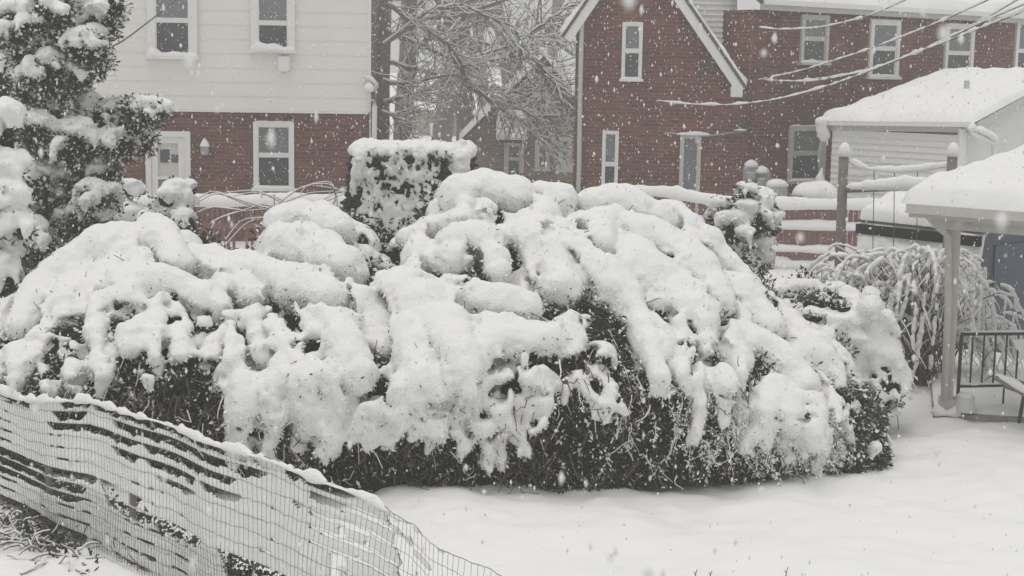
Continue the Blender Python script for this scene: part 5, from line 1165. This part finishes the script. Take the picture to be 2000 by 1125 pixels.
# ---- sagging wire fence in front, snow plastered to its mesh
def wire_fence():
    r = np.random.default_rng(81); A = G(0, 985, 0); E = G(995, 1124, 1.15); d = np.array([E[0] - A[0], E[1] - A[1], 0]); LN = np.linalg.norm(d); d /= LN; n = np.array([d[1], -d[0], 0])
    if n[1] > 0: n = -n
    top = [(0, 757), (49, 777), (105, 779), (162, 781), (211, 798), (302, 821), (400, 849), (484, 878), (578, 919), (680, 961), (711, 977), (740, 998), (813, 1033), (841, 1058), (900, 1079), (995, 1124)]
    tu, th = [], []
    for x, y in top:
        v = ray(x, y); s = (A @ n - np.array([0, 0, CAM_H]) @ n) / (v @ n); q = np.array([0, 0, CAM_H]) + v * s; tu.append((q - A) @ d); th.append(q[2])
    tu = [-1.6] + tu + [LN + 2.0]; th = [th[0] + .02] + th + [th[-1] - .05]
    hz = lambda u: np.interp(u, tu, th)
    def pt(u, f, o=0.0): return A + d * u + n * (o + .05 * np.sin(u * 2.1) * f + .02 * np.sin(u * 5 + 2)) + np.array([0, 0, 1.0]) * hz(u) * f
    t = thing('wire_fence', 'sagging welded wire fence plastered with bands of clinging snow, foreground left', 'fence', A + d * 3)
    U0, U1 = -1.5, LN + 1.9; lines = []; NR = 12
    for k in range(NR + 1):
        u = np.arange(U0, U1, .05); f = k / NR; z = np.array([pt(a, max(.004, f)) for a in u]); z[:, 2] += .006 * np.sin(u * 11 + k * 2) + .004 * r.normal(0, 1, len(u)); lines.append((z, np.full(len(u), .0024 if k in (0, NR) else .0015)))
    for i, u in enumerate(np.arange(U0, U1, .05)):
        jx = .018 * math.sin(u * 3.7) + r.normal(0, .003); f = np.linspace(0.004, 1, 14)
        p = np.array([pt(u + jx * math.sin(a * 9 + u * 2) + .05 * (1 - a) * math.sin(u * .9), a) for a in f]); lines.append((p, np.full(14, .0012)))
    V, Q = tubes(lines, 4); link('wire_mesh', V, Q, WIRE, t, True)
    l2 = []                                        # a second length of netting patched over its foot
    for k in range(6):
        u = np.arange(1.0, 4.3, .05); l2.append((np.array([pt(a, .03 + .075 * k, .05) for a in u]) + r.normal(0, .004, (len(u), 3)), np.full(len(u), .0012)))
    for u in np.arange(1.0, 4.3, .034): l2.append((np.array([pt(u + .012 * math.sin(u * 7 + a * 20), a, .05) for a in np.linspace(.01, .42, 9)]), np.full(9, .0012)))
    V, Q = tubes(l2, 4); link('netting_patch', V, Q, WIRE, t, True)
    for u in (.95, 2.35, 3.45):
        if u > LN + 1: continue
        p = pt(u, 0, -.05); q = pt(u, .97 if u > 5 else .62, -.05); m = MB(); m.tube([p - (0, 0, .05), (p + q) / 2, q], .028, 8); m.build('post', OLDW, t, True)
    # snow film between the wires: one band above each horizontal wire, gaps where it has dropped off
    dx, dz = .0125, .0085; us = np.arange(U0, U1, dx); nu = len(us); nv = int(1.0 / .0075) + 1; fv = np.linspace(0, 1, nv)
    big = noise2(nu, nv, 60, 5); fine = noise2(nu, nv, 6, 6); fx = noise2(nu, 14, 22, 7)
    M = np.zeros((nu, nv), bool)
    uu = us[:, None] * np.ones(nv)[None]; ff = np.ones(nu)[:, None] * fv[None]
    row = np.minimum((ff * NR).astype(int), NR - 1); ph = ff * NR - row
    fill = 1.07 + .10 * np.take_along_axis(fx, row, 1) + .08 * fine  # thin gaps at row tops are shaped in for the wires' shadow lines
    # melted-out bands: (first metre, last metre, row, share left)
    xu = lambda x: None
    def upx(x, f):                                 # metre along the fence seen at a picture column
        g = np.arange(U0, U1, .02); P_ = np.array([pt(a, f) for a in g]); D_ = P_ - np.array([0, 0, CAM_H]); c = (D_ @ RV) / (D_ @ F_) * FPX + 1000; return float(np.interp(x, c, g))
    for (x0, x1, rw, sh) in ((-60, 60, 11, .25), (110, 180, 11, .45), (170, 690, 11, .42), (100, 170, 10, .45), (215, 520, 10, .60), (90, 265, 9, .6), (275, 460, 9, .6), (215, 270, 8, .6), (280, 380, 8, .66), (385, 470, 8, .66), (300, 380, 7, .75), (-80, 190, 5, .35), (-80, 170, 4, .45), (-80, 160, 3, .6), (190, 300, 5, .2), (200, 300, 4, .3), (290, 390, 4, .25), (420, 560, 4, .15), (430, 560, 3, .25), (560, 600, 9, .75), (490, 570, 2, .2), (500, 560, 1, .2), (-80, 170, 0, .2)):
        f = (rw + .5) / NR; a, b = upx(x0, f), upx(x1, f); e = np.clip(np.minimum(uu - a, b - uu) / .10, 0, 1)
        fill = np.where(row == rw, fill * (1 - e) + (sh * .85 - .02 + .10 * fine) * e, fill)
    fill = np.where((uu > upx(600, .6)), fill * .35 + .70 + .25 * big, fill)
    M = ph < fill
    M &= ~((uu > upx(640, .5)) & (fine + big * 1.1 > -.35)); M &= ff < .985
    th_ = .012 + .005 * np.clip(fine, -1, 1)
    # both faces of the film plus its rim
    idx = np.argwhere(M[:-1, :-1] & M[1:, :-1] & M[1:, 1:] & M[:-1, 1:])
    base = np.array([[0, 0, 0]]); AX = A[None, None] + d[None, None] * uu[..., None] + n[None, None] * ((-.021 + .05 * np.sin(uu * 2.1) * ff + .02 * np.sin(uu * 5 + 2)))[..., None]; AX[..., 2] = hz(us)[:, None] * ff
    edge = ~(np.roll(M, 1, 0) & np.roll(M, -1, 0) & np.roll(M, 1, 1) & np.roll(M, -1, 1))
    tk = np.where(edge, .002, th_); Fr = AX + n * tk[..., None]; Bk = AX - n * tk[..., None]
    gid = np.arange(nu * nv).reshape(nu, nv); i, j = idx.T
    q1 = np.stack([gid[i, j], gid[i + 1, j], gid[i + 1, j + 1], gid[i, j + 1]], 1); q2 = q1[:, ::-1] + nu * nv
    V = np.vstack([Fr.reshape(-1, 3), Bk.reshape(-1, 3)]); Q = np.vstack([q1, q2]); used = np.unique(Q); mp = np.zeros(len(V), int); mp[used] = np.arange(len(used))
    link('snow_film', V[used], mp[Q], SNOW, t, True)
    u = np.arange(U0, upx(760, 1), .05); V, Fc = snow_strip(np.array([pt(a, 1) for a in u]) - (0, 0, .012), .042, .032, 9, .045, .75); link('snow_cap', V, Fc, SNOW, t, True)
    # dead leaves and ivy trapped along the fence's foot
    o = thing('ivy_patch', 'dark dead ivy and leaf litter caught along the foot of the wire fence', 'ivy', pt(2, 0, -.3) * (1, 1, 0))
    N = 9000; u = r.uniform(-1.3, 5.0, N); hgt = np.abs(r.normal(0, .14, N)) * np.interp(u, [-1.3, 0, 2, 3.2, 4.4, 5.0], [1.1, 1.2, 1.0, 1.4, 1.3, .3]); p = A + d * u[:, None] - n * r.uniform(.08, .42, (N, 1)); p[:, 2] = hgt
    LV, LQ = leaves(p, .055, .6, 5, 0.0); link('leaves', LV, LQ, LEAF, o)
    tw = []
    for i in range(300):
        a = r.uniform(-1.3, 5); q = A + d * a - n * r.uniform(.05, .4) ; q[2] = .01; e = np.array([r.normal(0, .6), r.normal(0, .4), 1.0]); g = [q]
        for _ in range(4): e = e + r.normal(0, .4, 3) - (0, 0, .25); g.append(g[-1] + e / np.linalg.norm(e) * .07); g[-1][2] = max(.01, g[-1][2])
        tw.append((np.array(g), np.linspace(.006, .003, 5)))
    V, Q = tubes(tw, 4); link('stems', V, Q, TWIG, o, True)
    o2 = thing('bramble_clump', 'low tangled bramble dusted with snow at the bottom left, before the wire fence', 'bramble', pt(1.0, 0, .25) * (1, 1, 0))
    tw = []; sn = []
    for i in range(75):
        a = r.normal(1.25, .5); q = A + d * a + n * r.uniform(.05, .38); q[2] = 0; e = np.array([r.normal(0, .8), r.normal(0, .6), 1.1]); g = [q]
        for _ in range(6): e = e + r.normal(0, .4, 3) - (0, 0, .38); g.append(g[-1] + e / np.linalg.norm(e) * .055); g[-1][2] = max(.01, g[-1][2])
        tw.append((np.array(g), np.linspace(.006, .003, 7)))
        if r.random() < .6: sn.append((np.array(g) + (0, 0, .010), np.linspace(.009, .005, 7) * r.uniform(.6, 1.5)))
    V, Q = tubes(tw, 4); link('stems', V, Q, TWIG, o2, True); V, Q = tubes(sn, 5); link('snow_cover', V, Q, SNOW, o2, True)
    u = r.normal(1.2, .4, 450); p = A + d * u[:, None] + n * r.uniform(.03, .3, (450, 1)); p[:, 2] = np.abs(r.normal(0, .07, 450)); LV, LQ = leaves(p, .05, .6, 6); link('leaves', LV, LQ, LEAF, o2)
wire_fence()

# ---- falling snow
def falling_snow():
    r = np.random.default_rng(91); N = 22000
    y = 33 * r.random(N * 2) ** (1 / 2.3); x = r.uniform(-1, 1, N * 2) * (.40 * y + .6); z = r.uniform(.02, 1, N * 2) * (CAM_H + .02 * y + .8)
    k = (y > 1.3) & (y < 33); p = np.stack([x, y, z], 1)[k][:N]
    ny = r.uniform(1.0, 3.4, 90); near = np.stack([r.uniform(-.4, .4, 90) * ny, ny, CAM_H + r.uniform(-.36, .10, 90) * ny], 1); p = np.vstack([p, near]); n = len(p)
    O = np.array([(1, 0, 0), (-1, 0, 0), (0, 1, 0), (0, -1, 0), (0, 0, 1), (0, 0, -1)], float); T = np.array([(0, 2, 4), (2, 1, 4), (1, 3, 4), (3, 0, 4), (2, 0, 5), (1, 2, 5), (3, 1, 5), (0, 3, 5)])
    s = np.exp(r.normal(math.log(.0052), .42, n)); s = np.minimum(s, .0042 + .0004 * p[:, 1]); sh = r.uniform(.55, 1.35, (n, 6, 1)); st = np.stack([np.ones(n), np.ones(n), r.uniform(1, 2.6, n)], 1)
    V = (p[:, None] + O[None] * sh * s[:, None, None] * st[:, None, :]).reshape(-1, 3); Q = (np.arange(n)[:, None, None] * 6 + T[None]).reshape(-1, 3)
    o = link('falling_snow', V, Q, SNOW, smooth=True); o['kind'] = 'stuff'; tag(o, 'soft snowflakes drifting down through the whole yard', 'snow')
falling_snow()

# ---- the snow-thick air
def haze():
    m = bpy.data.materials.new('haze'); m.use_nodes = True; n = m.node_tree.nodes; n.remove(n['Principled BSDF']); v = n.new('ShaderNodeVolumePrincipled')
    v.inputs['Color'].default_value = (.99, .99, .985, 1); v.inputs['Density'].default_value = HAZE; v.inputs['Anisotropy'].default_value = .2
    m.node_tree.links.new(v.outputs[0], n['Material Output'].inputs['Volume'])
    b = MB(); b.box((-60, -12, -1.2), (60, 100, 26)); o = b.build('haze', m); o['kind'] = 'stuff'; tag(o, 'pale snow-filled air over the whole yard', 'haze')
HAZE = .0043
haze()
